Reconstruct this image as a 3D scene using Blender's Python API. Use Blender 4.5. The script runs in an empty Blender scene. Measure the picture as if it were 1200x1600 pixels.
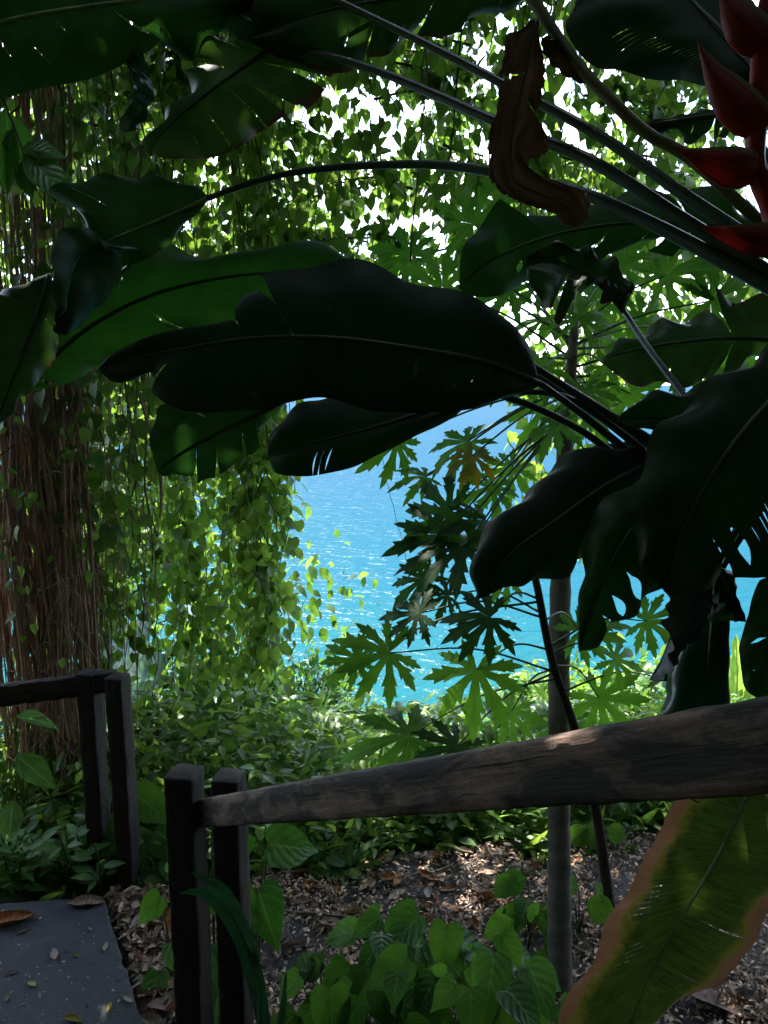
import bpy, math, random
import numpy as np
from mathutils import Vector, Matrix

# ------------------------------------------------------------------ camera, world, sun, exposure
SC = bpy.context.scene
COL = SC.collection
rng = np.random.default_rng(11)
random.seed(11)
R = math.radians
CAM = np.array([0.0, 0.0, 2.35])
FPX = 1204.0
PITCH = math.atan(200 / FPX)
FWD = np.array([0, math.cos(PITCH), -math.sin(PITCH)])
UPV = np.array([0, math.sin(PITCH), math.cos(PITCH)])
RGT = np.array([1.0, 0, 0])
cam = bpy.data.cameras.new("camera")
cam.sensor_fit = 'VERTICAL'; cam.sensor_height = 36; cam.sensor_width = 27
cam.lens = 36 * FPX / 1600
cam.clip_start = 0.05; cam.clip_end = 20000
camo = bpy.data.objects.new("camera", cam); COL.objects.link(camo)
camo.location = CAM; camo.rotation_euler = (math.pi / 2 - PITCH, 0, 0)
SC.camera = camo
SC.render.resolution_x = 768; SC.render.resolution_y = 1024

SUN_EL, SUN_AZ = 58.0, -17.0          # degrees; azimuth from +Y, negative = left
w = bpy.data.worlds.new("World"); SC.world = w; w.use_nodes = True
nt = w.node_tree; nt.nodes.clear()
wo = nt.nodes.new('ShaderNodeOutputWorld'); bg = nt.nodes.new('ShaderNodeBackground')
sky = nt.nodes.new('ShaderNodeTexSky'); sky.sky_type = 'NISHITA'; sky.sun_disc = False
sky.sun_elevation = R(SUN_EL); sky.sun_rotation = R(SUN_AZ)
sky.air_density = 1.0; sky.dust_density = 0.8; sky.ozone_density = 1.5
tc = nt.nodes.new('ShaderNodeTexCoord'); mp = nt.nodes.new('ShaderNodeMapping'); mp.inputs['Scale'].default_value = (1, 1, 2.6)
cn = nt.nodes.new('ShaderNodeTexNoise'); cn.inputs['Scale'].default_value = 2.6; cn.inputs['Detail'].default_value = 7; cn.inputs['Roughness'].default_value = .6
cr = nt.nodes.new('ShaderNodeValToRGB'); cr.color_ramp.elements[0].position = .46; cr.color_ramp.elements[1].position = .60
cm = nt.nodes.new('ShaderNodeMix'); cm.data_type = 'RGBA'; cm.inputs[7].default_value = (6, 6.6, 7.4, 1)
nt.links.new(tc.outputs['Generated'], mp.inputs[0]); nt.links.new(mp.outputs[0], cn.inputs[0]); nt.links.new(cn.outputs[0], cr.inputs[0])
nt.links.new(cr.outputs[0], cm.inputs[0]); nt.links.new(sky.outputs[0], cm.inputs[6]); nt.links.new(cm.outputs[2], bg.inputs[0])
bg.inputs[1].default_value = 0.13
nt.links.new(bg.outputs[0], wo.inputs[0])

sl = bpy.data.lights.new("sun", 'SUN'); sl.energy = 3.6; sl.angle = R(.5); sl.color = (1, .95, .86)
so = bpy.data.objects.new("sun", sl); COL.objects.link(so)
sd = Vector((math.sin(R(SUN_AZ)) * math.cos(R(SUN_EL)), math.cos(R(SUN_AZ)) * math.cos(R(SUN_EL)), math.sin(R(SUN_EL))))
so.rotation_euler = sd.to_track_quat('Z', 'Y').to_euler(); so.location = (0, 0, 30)

SC.view_settings.view_transform = 'Standard'; SC.view_settings.look = 'None'
SC.view_settings.exposure = 2.75; SC.view_settings.gamma = 1
SC.render.engine = 'CYCLES'
SC.cycles.use_denoising = True
SC.cycles.max_bounces = 7; SC.cycles.diffuse_bounces = 4; SC.cycles.glossy_bounces = 2
SC.cycles.transmission_bounces = 4; SC.cycles.transparent_max_bounces = 4
SC.cycles.caustics_reflective = False; SC.cycles.caustics_refractive = False

# ------------------------------------------------------------------ helpers
def P(px, py, d):
    """point seen at photo pixel (1200x1600) at forward distance d"""
    return CAM + d * (FWD + (px - 600) / FPX * RGT + (800 - py) / FPX * UPV)
def G(px, py, z=0.0):
    v = FWD + (px - 600) / FPX * RGT + (800 - py) / FPX * UPV
    return CAM + v * ((z - CAM[2]) / v[2])
def nrm(v):
    v = np.asarray(v, float)
    return v / (np.linalg.norm(v, axis=-1, keepdims=True) + 1e-9)
ORG = {}
def tag(o, label=None, cat=None, group=None, kind=None):
    if label: o['label'] = label
    if cat: o['category'] = cat
    if group: o['group'] = group
    if kind: o['kind'] = kind
    return o
def empty(name, loc, label, cat, group=None):
    o = bpy.data.objects.new(name, None); COL.objects.link(o)
    o.empty_display_size = .1; o.location = tuple(float(c) for c in loc); ORG[o.name] = np.array(loc, float)
    return tag(o, label, cat, group)
class MB:
    def __init__(s): s.V = []; s.F = []; s.T = []; s.L = []; s.n = 0
    def add(s, V, F, tint=0.5, lv=None):
        V = np.asarray(V, float); k = len(V)
        s.V.append(V)
        for f in F:
            f = np.asarray(f)
            if len(f): s.F.append(f + s.n)
        s.T.append(np.broadcast_to(np.asarray(tint, float), (k,)))
        s.L.append(np.zeros((k, 3)) if lv is None else lv)
        s.n += k
        return s
    def build(s, name, mat, parent=None, smooth=True, origin=None):
        V = np.concatenate(s.V)
        org = ORG[parent.name] if parent is not None else (np.zeros(3) if origin is None else np.asarray(origin, float))
        V = V - org
        me = bpy.data.meshes.new(name)
        me.vertices.add(len(V)); me.vertices.foreach_set('co', V.astype(np.float32).ravel())
        li = np.concatenate([f.ravel() for f in s.F]); st = []; p = 0; cnt = 0
        for f in s.F:
            st.append(p + np.arange(len(f)) * f.shape[1]); p += f.size; cnt += len(f)
        me.loops.add(len(li)); me.loops.foreach_set('vertex_index', li.astype(np.int32))
        me.polygons.add(cnt); me.polygons.foreach_set('loop_start', np.concatenate(st).astype(np.int32))
        me.update(calc_edges=True); me.validate()
        if len(me.vertices) == len(V):
            a = me.attributes.new('tint', 'FLOAT', 'POINT'); a.data.foreach_set('value', np.concatenate(s.T).astype(np.float32))
            a = me.attributes.new('lv', 'FLOAT_VECTOR', 'POINT'); a.data.foreach_set('vector', np.concatenate(s.L).astype(np.float32).ravel())
        if smooth: me.polygons.foreach_set('use_smooth', np.ones(len(me.polygons), bool))
        me.materials.append(mat)
        o = bpy.data.objects.new(name, me); COL.objects.link(o)
        if parent is not None:
            o.parent = parent
        elif origin is not None:
            o.location = tuple(float(c) for c in origin)
        ORG[o.name] = org
        return o
def catmull(pts, n):
    """resample control points smoothly, even arc length; pts (k,m)"""
    p = np.asarray(pts, float)
    q = np.vstack([2 * p[0] - p[1], p, 2 * p[-1] - p[-2]])
    out = []
    for i in range(len(p) - 1):
        a, b, c, d = q[i], q[i + 1], q[i + 2], q[i + 3]
        u = np.linspace(0, 1, 16, endpoint=False)[:, None]
        out.append(.5 * ((2 * b) + (c - a) * u + (2 * a - 5 * b + 4 * c - d) * u ** 2 + (-a + 3 * b - 3 * c + d) * u ** 3))
    out = np.vstack(out + [p[-1:]])
    s = np.concatenate([[0], np.cumsum(np.linalg.norm(np.diff(out[:, :2] if out.shape[1] == 2 else out[:, :3], axis=0), axis=1))])
    s /= s[-1]
    t = np.linspace(0, 1, n)
    return np.stack([np.interp(t, s, out[:, k]) for k in range(p.shape[1])], 1)
def tube(path, rad, sides=8, caps=True):
    path = np.asarray(path, float); n = len(path)
    rad = np.broadcast_to(np.asarray(rad, float), (n,))
    tg = nrm(np.gradient(path, axis=0))
    ref = np.array([0.31, 0.2, 0.93]) if abs(tg[0] @ np.array([0.31, .2, .93])) < .9 else np.array([1.0, 0, 0])
    a = nrm(np.cross(tg, ref)); b = np.cross(tg, a)
    th = np.linspace(0, 2 * np.pi, sides, endpoint=False)
    V = path[:, None] + rad[:, None, None] * (np.cos(th)[None, :, None] * a[:, None] + np.sin(th)[None, :, None] * b[:, None])
    V = V.reshape(-1, 3)
    i = np.arange(n - 1)[:, None] * sides; j = np.arange(sides)[None]; j2 = (j + 1) % sides
    Q = np.stack([i + j, i + j2, i + sides + j2, i + sides + j], -1).reshape(-1, 4)
    T = []
    if caps:
        V = np.vstack([V, path[:1], path[-1:]])
        k = n * sides
        T = np.vstack([np.stack([np.full(sides, k), np.arange(sides)[::-1], np.roll(np.arange(sides)[::-1], -1)], 1),
                       np.stack([np.full(sides, k + 1), (n - 1) * sides + np.arange(sides), (n - 1) * sides + np.roll(np.arange(sides), -1)], 1)])
    lv = np.zeros((len(V), 3)); lv[:n * sides, 0] = np.repeat(np.linspace(0, 1, n), sides)
    return V, [Q, T], lv
def ptube(mb, pts, r0, r1, n=24, sides=8, tint=.5):
    """tube through pixel/depth control points"""
    c = catmull([P(*p) for p in pts], n)
    V, F, lv = tube(c, np.linspace(r0, r1, n), sides); mb.add(V, F, tint, lv); return c

# ------------------------------------------------------------------ materials
def newmat(name):
    m = bpy.data.materials.new(name); m.use_nodes = True; t = m.node_tree; t.nodes.clear()
    return m, t, t.nodes.new('ShaderNodeOutputMaterial')
def node(t, k, **kw):
    n = t.nodes.new('ShaderNode' + k)
    for a, b in kw.items(): setattr(n, a, b)
    return n
def mixc(t, fac, a, b, bt='MIX'):
    n = node(t, 'Mix', data_type='RGBA', blend_type=bt)
    for i, v in ((0, fac), (6, a), (7, b)):
        if hasattr(v, 'is_output'): t.links.new(v, n.inputs[i])
        elif i == 0: n.inputs[0].default_value = v
        else: n.inputs[i].default_value = (*v, 1)
    return n.outputs[2]
def mth(t, op, a, b=None):
    n = node(t, 'Math', operation=op)
    for i, v in ((0, a), (1, b)):
        if v is None: continue
        if hasattr(v, 'is_output'): t.links.new(v, n.inputs[i])
        else: n.inputs[i].default_value = v
    return n.outputs[0]
def ramp(t, fac, stops):
    n = node(t, 'ValToRGB'); t.links.new(fac, n.inputs[0])
    e = n.color_ramp.elements
    while len(e) < len(stops): e.new(.5)
    for x, (p, c) in zip(e, stops): x.position = p; x.color = (*c, 1) if len(c) == 3 else c
    return n.outputs[0]
def noise(t, scale, detail=4, rough=.55, vec=None, dist=0):
    n = node(t, 'TexNoise'); n.inputs['Scale'].default_value = scale; n.inputs['Detail'].default_value = detail
    n.inputs['Roughness'].default_value = rough; n.inputs['Distortion'].default_value = dist
    if vec is None:
        vec = node(t, 'TexCoord').outputs['Object']
    t.links.new(vec, n.inputs['Vector'])
    return n.outputs['Fac']
def leafmat(name, ca, cb, ta, tb, wt=.4, rough=.4, spec=.4, veins=0, edge=None, spots=None, vstr=.05, nv=None, fib=None, rim=None):
    """ca..cb reflectance by tint, ta..tb transmitted colour by tint; edge=(colour, width) dead margin"""
    m, t, out = newmat(name)
    at = node(t, 'Attribute', attribute_name='tint').outputs['Fac']
    lvn = node(t, 'Attribute', attribute_name='lv'); sep = node(t, 'SeparateXYZ'); t.links.new(lvn.outputs['Vector'], sep.inputs[0])
    ns = noise(t, 14, 3)
    col = mixc(t, at, ca, cb); tr = mixc(t, at, ta, tb)
    k = ramp(t, ns, [(.3, (.72, .72, .72)), (.7, (1.25, 1.25, 1.2))])
    col = mixc(t, 1.0, col, k, 'MULTIPLY'); tr = mixc(t, 1.0, tr, k, 'MULTIPLY')
    h = ns
    if veins:
        sn = mth(t, 'SINE', mth(t, 'ADD', mth(t, 'MULTIPLY', sep.outputs[0], veins * 6.283), mth(t, 'MULTIPLY', noise(t, 5, 4, .6), 5.0)))
        v = mth(t, 'MULTIPLY', mth(t, 'ADD', sn, 1), .5)
        vr = ramp(t, v, [(.0, (.8, .8, .78)), (.7, (1, 1, 1)), (1, (1.3, 1.26, 1.2))])
        col = mixc(t, .8, col, vr, 'MULTIPLY'); tr = mixc(t, .8, tr, vr, 'MULTIPLY'); h = v
    if fib:
        mpf = node(t, 'Mapping'); mpf.inputs['Scale'].default_value = fib; t.links.new(lvn.outputs['Vector'], mpf.inputs[0])
        fn = noise(t, 1, 6, .65, mpf.outputs[0]); fr_ = ramp(t, fn, [(.3, (.45, .42, .4)), (.55, (1, 1, 1)), (.75, (1.6, 1.6, 1.6))])
        col = mixc(t, 1, col, fr_, 'MULTIPLY'); tr = mixc(t, 1, tr, fr_, 'MULTIPLY'); h = fn
    if nv:
        ph = mth(t, 'SUBTRACT', sep.outputs[0], mth(t, 'MULTIPLY', sep.outputs[1], nv[1]))
        fr = mth(t, 'ABSOLUTE', mth(t, 'SUBTRACT', mth(t, 'FRACT', mth(t, 'MULTIPLY', ph, nv[0])), .5))
        lat = ramp(t, fr, [(.0, (1, 1, 1)), (.09, (0, 0, 0))]); mr = ramp(t, sep.outputs[1], [(.03, (1, 1, 1)), (.09, (0, 0, 0))])
        ln = mixc(t, 1.0, mixc(t, .55, (0, 0, 0), lat), mr, 'LIGHTEN')
        col = mixc(t, ln, col, tuple(min(1, x * 2.2 + .02) for x in cb)); tr = mixc(t, ln, tr, tuple(x * .55 for x in tb))
        pu = ramp(t, fr, [(.0, (0, 0, 0)), (.5, (1, 1, 1))]); h = pu
    if rim:
        col = mixc(t, ramp(t, mth(t, 'ADD', sep.outputs[1], mth(t, 'MULTIPLY', mth(t, 'SUBTRACT', noise(t, 30, 4), .5), .1)), [(.86, (0, 0, 0)), (.97, (1, 1, 1))]), col, rim)
    if spots:
        sp = ramp(t, noise(t, spots[1], 5, .65), [(spots[2], (0, 0, 0)), (spots[2] + .05, (1, 1, 1))])
        col = mixc(t, sp, col, spots[0]); tr = mixc(t, sp, tr, tuple(x * .5 for x in spots[0]))
    if edge:
        wob = mth(t, 'MULTIPLY', mth(t, 'SUBTRACT', mth(t, 'ADD', mth(t, 'MULTIPLY', noise(t, 6, 2, .5), .6), mth(t, 'MULTIPLY', noise(t, 22, 8, .75), .5)), .55), edge[1] * 4.2)
        sd_ = mth(t, 'ADD', sep.outputs[1], wob)       # signed distance along the blade side (positive only on side A)
        em = ramp(t, sd_, [(max(0, 1 - edge[1] - .012), (0, 0, 0)), (1 - edge[1], (1, 1, 1))])
        if len(edge) > 2:
            em2 = ramp(t, sd_, [(max(0, 1 - edge[1] - .18), (0, 0, 0)), (1 - edge[1], (1, 1, 1))])
            col = mixc(t, em2, col, edge[2]); tr = mixc(t, em2, tr, edge[2])
        brown = mixc(t, noise(t, 45, 7, .75), tuple(x * .3 for x in edge[0]), tuple(x * 1.5 for x in edge[0]))
        col = mixc(t, em, col, brown); tr = mixc(t, em, tr, tuple(x * .5 for x in edge[0]))
    p = node(t, 'BsdfPrincipled'); p.inputs['Roughness'].default_value = rough; p.inputs['Specular IOR Level'].default_value = spec
    t.links.new(col, p.inputs['Base Color'])
    b = node(t, 'Bump'); b.inputs['Strength'].default_value = vstr; b.inputs['Distance'].default_value = .004
    t.links.new(h, b.inputs['Height']); t.links.new(b.outputs[0], p.inputs['Normal'])
    tl = node(t, 'BsdfTranslucent'); t.links.new(tr, tl.inputs[0])
    mx = node(t, 'MixShader'); mx.inputs[0].default_value = wt
    t.links.new(p.outputs[0], mx.inputs[1]); t.links.new(tl.outputs[0], mx.inputs[2]); t.links.new(mx.outputs[0], out.inputs[0])
    return m
def solidmat(name, ca, cb, rough=.7, scale=8, stretch=(1, 1, 1), spec=.3, bump=.4, tintmix=False, detail=6, dist=.01):
    m, t, out = newmat(name)
    tcn = node(t, 'TexCoord'); mpn = node(t, 'Mapping'); mpn.inputs['Scale'].default_value = stretch
    t.links.new(tcn.outputs['Object'], mpn.inputs[0])
    ns = noise(t, scale, detail, .62, mpn.outputs[0])
    col = ramp(t, ns, [(.3, ca), (.7, cb)])
    if tintmix:
        at = node(t, 'Attribute', attribute_name='tint').outputs['Fac']
        col = mixc(t, at, mixc(t, 1.0, col, (.5, .5, .5), 'MULTIPLY'), mixc(t, 1.0, col, (1.7, 1.7, 1.7), 'MULTIPLY'))
    p = node(t, 'BsdfPrincipled'); p.inputs['Roughness'].default_value = rough; p.inputs['Specular IOR Level'].default_value = spec
    t.links.new(col, p.inputs['Base Color'])
    b = node(t, 'Bump'); b.inputs['Strength'].default_value = bump; b.inputs['Distance'].default_value = dist
    t.links.new(ns, b.inputs['Height']); t.links.new(b.outputs[0], p.inputs['Normal']); t.links.new(p.outputs[0], out.inputs[0])
    return m
M = {}
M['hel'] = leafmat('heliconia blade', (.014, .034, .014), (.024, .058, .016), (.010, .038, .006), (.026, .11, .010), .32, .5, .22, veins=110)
M['heldark'] = leafmat('heliconia blade shaded', (.010, .021, .011), (.014, .031, .013), (.004, .014, .004), (.010, .032, .006), .25, .55, .18, veins=110)  # near-black tone puts the canopy shade into the blade colour
M['helgreen'] = leafmat('heliconia blade backlit', (.02, .055, .015), (.034, .08, .018), (.018, .085, .008), (.045, .17, .014), .4, .48, .22, veins=120)  # greener copy with the light from behind put into its colour
M['heledge'] = leafmat('heliconia blade with dry margin', (.035, .05, .015), (.05, .075, .02), (.035, .065, .008), (.08, .12, .014), .32, .45, .3, veins=110, edge=((.42, .19, .09), .24, (.22, .17, .025)), spots=((.2, .09, .045), 7, .64), fib=(90, 3, 3), vstr=.25)
M['heltorn'] = leafmat('heliconia blade with brown tips', (.02, .045, .014), (.045, .07, .018), (.015, .05, .008), (.06, .12, .012), .3, .45, .3, veins=100, edge=((.10, .045, .025), .07))
M['dry'] = leafmat('dry heliconia leaf', (.20, .10, .068), (.42, .24, .165), (.12, .05, .026), (.2, .09, .045), .25, .9, .08, vstr=1.0, fib=(5, 45, 5))
M['drygrey'] = leafmat('shrivelled leaf', (.10, .12, .14), (.2, .22, .24), (.01, .015, .01), (.02, .03, .02), .15, .5, .4, vstr=.3, fib=(4, 30, 4))  # blue-grey base includes light reflected off the pleats
M['petiole'] = solidmat('petiole', (.02, .035, .025), (.045, .075, .05), .35, 30, (1, 1, 1), .5, .15)
M['petioleyel'] = solidmat('olive petiole', (.07, .07, .02), (.13, .12, .035), .45, 20, (1, 1, 1), .4, .2)
M['midrib'] = solidmat('midrib', (.03, .055, .02), (.06, .09, .03), .45, 20, (1, 1, 1), .4, .1)
M['midpale'] = leafmat('pale midrib', (.50, .55, .3), (.55, .6, .35), (.3, .34, .14), (.35, .4, .16), .3, .5, .3)
M['bract'] = leafmat('red bract', (.22, .008, .012), (.40, .02, .022), (.10, .004, .004), (.14, .006, .005), .12, .38, .45, fib=(2, 14, 3), vstr=.35, rim=(.16, .15, .035))
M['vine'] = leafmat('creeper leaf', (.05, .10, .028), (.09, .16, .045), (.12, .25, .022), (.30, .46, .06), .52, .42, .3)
M['vineshade'] = leafmat('creeper leaf dark', (.035, .075, .025), (.06, .115, .035), (.08, .18, .018), (.2, .34, .04), .5, .42, .3)  # darker copy of the creeper leaf, shade put into the colour
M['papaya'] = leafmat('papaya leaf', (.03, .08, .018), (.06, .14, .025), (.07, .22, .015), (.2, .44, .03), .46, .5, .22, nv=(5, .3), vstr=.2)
M['papayadark'] = leafmat('papaya leaf in shade', (.018, .045, .016), (.028, .065, .02), (.025, .08, .01), (.05, .15, .014), .42, .5, .22, nv=(5, .3), vstr=.2)  # papaya leaf copy with its shade put into the colour
M['papayayel'] = leafmat('yellowing papaya leaf', (.16, .14, .015), (.25, .2, .02), (.25, .2, .01), (.4, .3, .015), .45, .5, .3)
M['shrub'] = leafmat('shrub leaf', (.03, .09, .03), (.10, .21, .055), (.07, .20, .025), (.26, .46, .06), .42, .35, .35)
M['bright'] = leafmat('sunny shrub leaf', (.035, .10, .028), (.14, .25, .05), (.09, .23, .025), (.40, .58, .08), .46, .4, .32)  # brighter copy of the shrub leaf, sunlight put into the colour
M['broad'] = leafmat('broad leaf', (.03, .09, .03), (.06, .15, .035), (.06, .24, .015), (.17, .42, .03), .4, .3, .5, nv=(8, .3), vstr=.4)
M['gloss'] = leafmat('glossy aroid leaf', (.03, .08, .04), (.05, .12, .05), (.04, .14, .02), (.1, .25, .03), .25, .14, .7, nv=(9, .3), vstr=.3)
M['seedling'] = leafmat('seedling leaf', (.03, .085, .022), (.065, .15, .035), (.045, .16, .012), (.16, .36, .03), .42, .42, .3, nv=(6, .35), vstr=.5)
M['strap'] = leafmat('strap leaf', (.018, .05, .03), (.03, .075, .045), (.01, .05, .015), (.02, .08, .02), .25, .3, .5)
M['lance'] = leafmat('low plant leaf', (.08, .19, .05), (.16, .30, .09), (.12, .3, .03), (.26, .46, .06), .4, .42, .3, nv=(3, .6), vstr=.2)
M['canopy'] = leafmat('canopy leaf', (.02, .05, .015), (.04, .08, .02), (.02, .07, .01), (.05, .14, .012), .25, .5, .3)
M['stem'] = solidmat('thin woody stem', (.035, .025, .018), (.09, .065, .045), .75, 40, (1, 1, .2), .2, .3)
M['root'] = solidmat('aerial root', (.14, .078, .058), (.36, .225, .175), .8, 30, (1, 1, .15), .2, .5, tintmix=True)
M['bark'] = solidmat('bark', (.03, .025, .02), (.08, .065, .055), .85, 14, (1, 1, .3), .2, .7)
M['ptrunk'] = solidmat('papaya bark', (.11, .095, .085), (.24, .21, .185), .8, 10, (1, 1, 2.2), .25, .5)
M['greenstem'] = solidmat('green stem', (.03, .07, .02), (.07, .12, .035), .5, 20, (1, 1, 1), .4, .2)
M['litter'] = leafmat('leaf litter', (.05, .028, .018), (.8, .56, .42), (.02, .01, .006), (.06, .03, .015), .12, .75, .25)
M['deadtan'] = leafmat('tan dead leaf', (.25, .16, .11), (.36, .26, .2), (.1, .05, .02), (.14, .08, .04), .15, .65, .3, veins=9)
M['deadorange'] = leafmat('orange dead leaf', (.28, .09, .025), (.38, .15, .04), (.15, .05, .01), (.2, .07, .015), .15, .6, .3, veins=9)
M['deadbrown'] = leafmat('brown dead leaf', (.08, .04, .028), (.15, .08, .055), (.03, .015, .008), (.05, .02, .01), .12, .65, .3, veins=9)
M['deadpale'] = leafmat('pale dead leaf', (.32, .26, .23), (.45, .38, .34), (.1, .07, .05), (.1, .07, .05), .12, .65, .3, veins=9)
M['deadyel'] = leafmat('yellow dead leaf', (.3, .24, .06), (.4, .33, .1), (.15, .12, .02), (.2, .15, .03), .18, .6, .3, veins=9)
M['twig'] = solidmat('twig', (.13, .10, .085), (.28, .23, .19), .8, 40, (1, 1, 1), .2, .3)
def slabmat():
    m, t, out = newmat('stained concrete')
    a = noise(t, 2.2, 8, .7, None, .8); b_ = noise(t, 45, 6, .7); c_ = noise(t, 9, 6, .65)
    col = ramp(t, a, [(.3, (.012, .013, .018)), (.55, (.026, .028, .036)), (.75, (.06, .062, .07))])
    col = mixc(t, .7, col, ramp(t, b_, [(.3, (.6, .6, .6)), (.7, (1.5, 1.5, 1.5))]), 'MULTIPLY')
    col = mixc(t, ramp(t, c_, [(.58, (0, 0, 0)), (.68, (.8, .8, .8))]), col, (.035, .028, .02))
    p = node(t, 'BsdfPrincipled'); p.inputs['Roughness'].default_value = .75; t.links.new(col, p.inputs['Base Color'])
    b = node(t, 'Bump'); b.inputs['Strength'].default_value = .8; b.inputs['Distance'].default_value = .006
    t.links.new(mth(t, 'ADD', b_, mth(t, 'MULTIPLY', c_, 1.5)), b.inputs['Height']); t.links.new(b.outputs[0], p.inputs['Normal']); t.links.new(p.outputs[0], out.inputs[0])
    return m
M['concrete'] = slabmat(); M['oldconc'] = solidmat('old concrete', (.028, .031, .042), (.085, .088, .10), .8, 4, (1, 1, 1), .35, .6, detail=10)
M['paving'] = solidmat('litter-stained concrete', (.02, .018, .018), (.052, .048, .05), .85, 6, (1, 1, 1), .3, .6, detail=10)

def woodmat():
    m, t, out = newmat('weathered timber')
    tcn = node(t, 'TexCoord')
    mpn = node(t, 'Mapping'); mpn.inputs['Scale'].default_value = (3, 60, 60); t.links.new(tcn.outputs['UV'], mpn.inputs[0])
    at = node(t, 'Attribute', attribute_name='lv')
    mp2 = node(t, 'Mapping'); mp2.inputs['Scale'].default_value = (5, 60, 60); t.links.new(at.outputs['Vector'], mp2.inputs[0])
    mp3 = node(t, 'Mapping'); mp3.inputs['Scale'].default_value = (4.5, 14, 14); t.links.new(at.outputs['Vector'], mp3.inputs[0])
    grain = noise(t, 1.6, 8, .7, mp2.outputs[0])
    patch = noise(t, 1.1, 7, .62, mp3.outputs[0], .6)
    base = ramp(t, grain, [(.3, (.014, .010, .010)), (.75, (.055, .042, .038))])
    bare = ramp(t, grain, [(.3, (.09, .055, .04)), (.75, (.30, .20, .15))])  # lighter brown tone for the noise patches
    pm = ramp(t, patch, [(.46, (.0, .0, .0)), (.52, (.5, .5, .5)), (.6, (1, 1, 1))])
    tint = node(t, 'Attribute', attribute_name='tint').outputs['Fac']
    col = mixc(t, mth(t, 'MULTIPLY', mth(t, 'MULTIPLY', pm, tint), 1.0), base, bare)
    mp4 = node(t, 'Mapping'); mp4.inputs['Scale'].default_value = (2.5, 90, 90); t.links.new(at.outputs['Vector'], mp4.inputs[0])
    ck = ramp(t, noise(t, 1, 5, .7, mp4.outputs[0], .2), [(.34, (.15, .15, .15)), (.42, (1, 1, 1))])
    col = mixc(t, 1, col, ck, 'MULTIPLY')
    fine = ramp(t, noise(t, 60, 6, .75), [(.3, (.7, .7, .7)), (.7, (1.35, 1.35, 1.35))]); col = mixc(t, 1, col, fine, 'MULTIPLY')
    grain = mth(t, 'ADD', grain, mth(t, 'MULTIPLY', ck, .6))
    p = node(t, 'BsdfPrincipled'); p.inputs['Roughness'].default_value = .75; p.inputs['Specular IOR Level'].default_value = .3
    t.links.new(col, p.inputs['Base Color'])
    b = node(t, 'Bump'); b.inputs['Strength'].default_value = .6; b.inputs['Distance'].default_value = .004
    t.links.new(grain, b.inputs['Height']); t.links.new(b.outputs[0], p.inputs['Normal']); t.links.new(p.outputs[0], out.inputs[0])
    return m
M['wood'] = woodmat()

def groundmat():
    m, t, out = newmat('forest soil')
    a = noise(t, .8, 8, .65); b_ = noise(t, 18, 6, .7)
    c1 = ramp(t, b_, [(.3, (.022, .016, .012)), (.7, (.075, .055, .042))])
    c2 = ramp(t, b_, [(.3, (.012, .028, .008)), (.7, (.035, .07, .02))])
    pos = node(t, 'NewGeometry'); sp = node(t, 'SeparateXYZ'); t.links.new(pos.outputs['Position'], sp.inputs[0])
    f1 = ramp(t, mth(t, 'ADD', mth(t, 'MULTIPLY', sp.outputs[1], .25), mth(t, 'MULTIPLY', a, .6)), [(.0, (1, 1, 1)), (.3, (0, 0, 0)), (1.3 / 1.4, (.0, .0, .0)), (1., (1, 1, 1))])
    col = mixc(t, f1, c1, c2)
    p = node(t, 'BsdfPrincipled'); p.inputs['Roughness'].default_value = .95; p.inputs['Specular IOR Level'].default_value = .1
    t.links.new(col, p.inputs['Base Color'])
    bb = node(t, 'Bump'); bb.inputs['Strength'].default_value = .8; bb.inputs['Distance'].default_value = .03
    t.links.new(b_, bb.inputs['Height']); t.links.new(bb.outputs[0], p.inputs['Normal']); t.links.new(p.outputs[0], out.inputs[0])
    return m
M['soil'] = groundmat()

def seamat():
    m, t, out = newmat('sea water')
    pos = node(t, 'NewGeometry'); sp = node(t, 'SeparateXYZ'); t.links.new(pos.outputs['Position'], sp.inputs[0])
    big = noise(t, .012, 4, .5, pos.outputs['Position'])
    y = mth(t, 'ADD', mth(t, 'DIVIDE', sp.outputs[1], 420), mth(t, 'MULTIPLY', mth(t, 'SUBTRACT', big, .5), .12))
    col = ramp(t, y, [(.03, (.01, .042, .06)), (.07, (.0008, .056, .066)), (.14, (.0015, .048, .072)), (.3, (.006, .044, .076)), (1, (.014, .048, .082))])
    mp1 = node(t, 'Mapping'); mp1.inputs['Scale'].default_value = (.55, 1.0, 1); mp1.inputs['Rotation'].default_value = (0, 0, .25); t.links.new(pos.outputs['Position'], mp1.inputs[0])
    n1 = noise(t, 1.1, 3, .55, mp1.outputs[0], .4); n2 = noise(t, .25, 3, .5, mp1.outputs[0], .3); n3 = noise(t, 4.5, 2, .5, mp1.outputs[0])
    h = mth(t, 'ADD', mth(t, 'ADD', n1, mth(t, 'MULTIPLY', n2, 1.8)), mth(t, 'MULTIPLY', n3, .16))
    b = node(t, 'Bump'); b.inputs['Strength'].default_value = 1; b.inputs['Distance'].default_value = .3; t.links.new(h, b.inputs['Height'])
    df = node(t, 'BsdfDiffuse'); t.links.new(col, df.inputs[0]); t.links.new(b.outputs[0], df.inputs['Normal'])
    gl = node(t, 'BsdfGlossy'); gl.inputs['Roughness'].default_value = .27; t.links.new(b.outputs[0], gl.inputs['Normal'])
    fr = node(t, 'Fresnel'); fr.inputs[0].default_value = 1.33; t.links.new(b.outputs[0], fr.inputs['Normal'])
    mx = node(t, 'MixShader'); t.links.new(mth(t, 'MINIMUM', mth(t, 'MULTIPLY', fr.outputs[0], .3), .024), mx.inputs[0])
    t.links.new(df.outputs[0], mx.inputs[1]); t.links.new(gl.outputs[0], mx.inputs[2]); t.links.new(mx.outputs[0], out.inputs[0])
    return m
M['sea'] = seamat()

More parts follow.
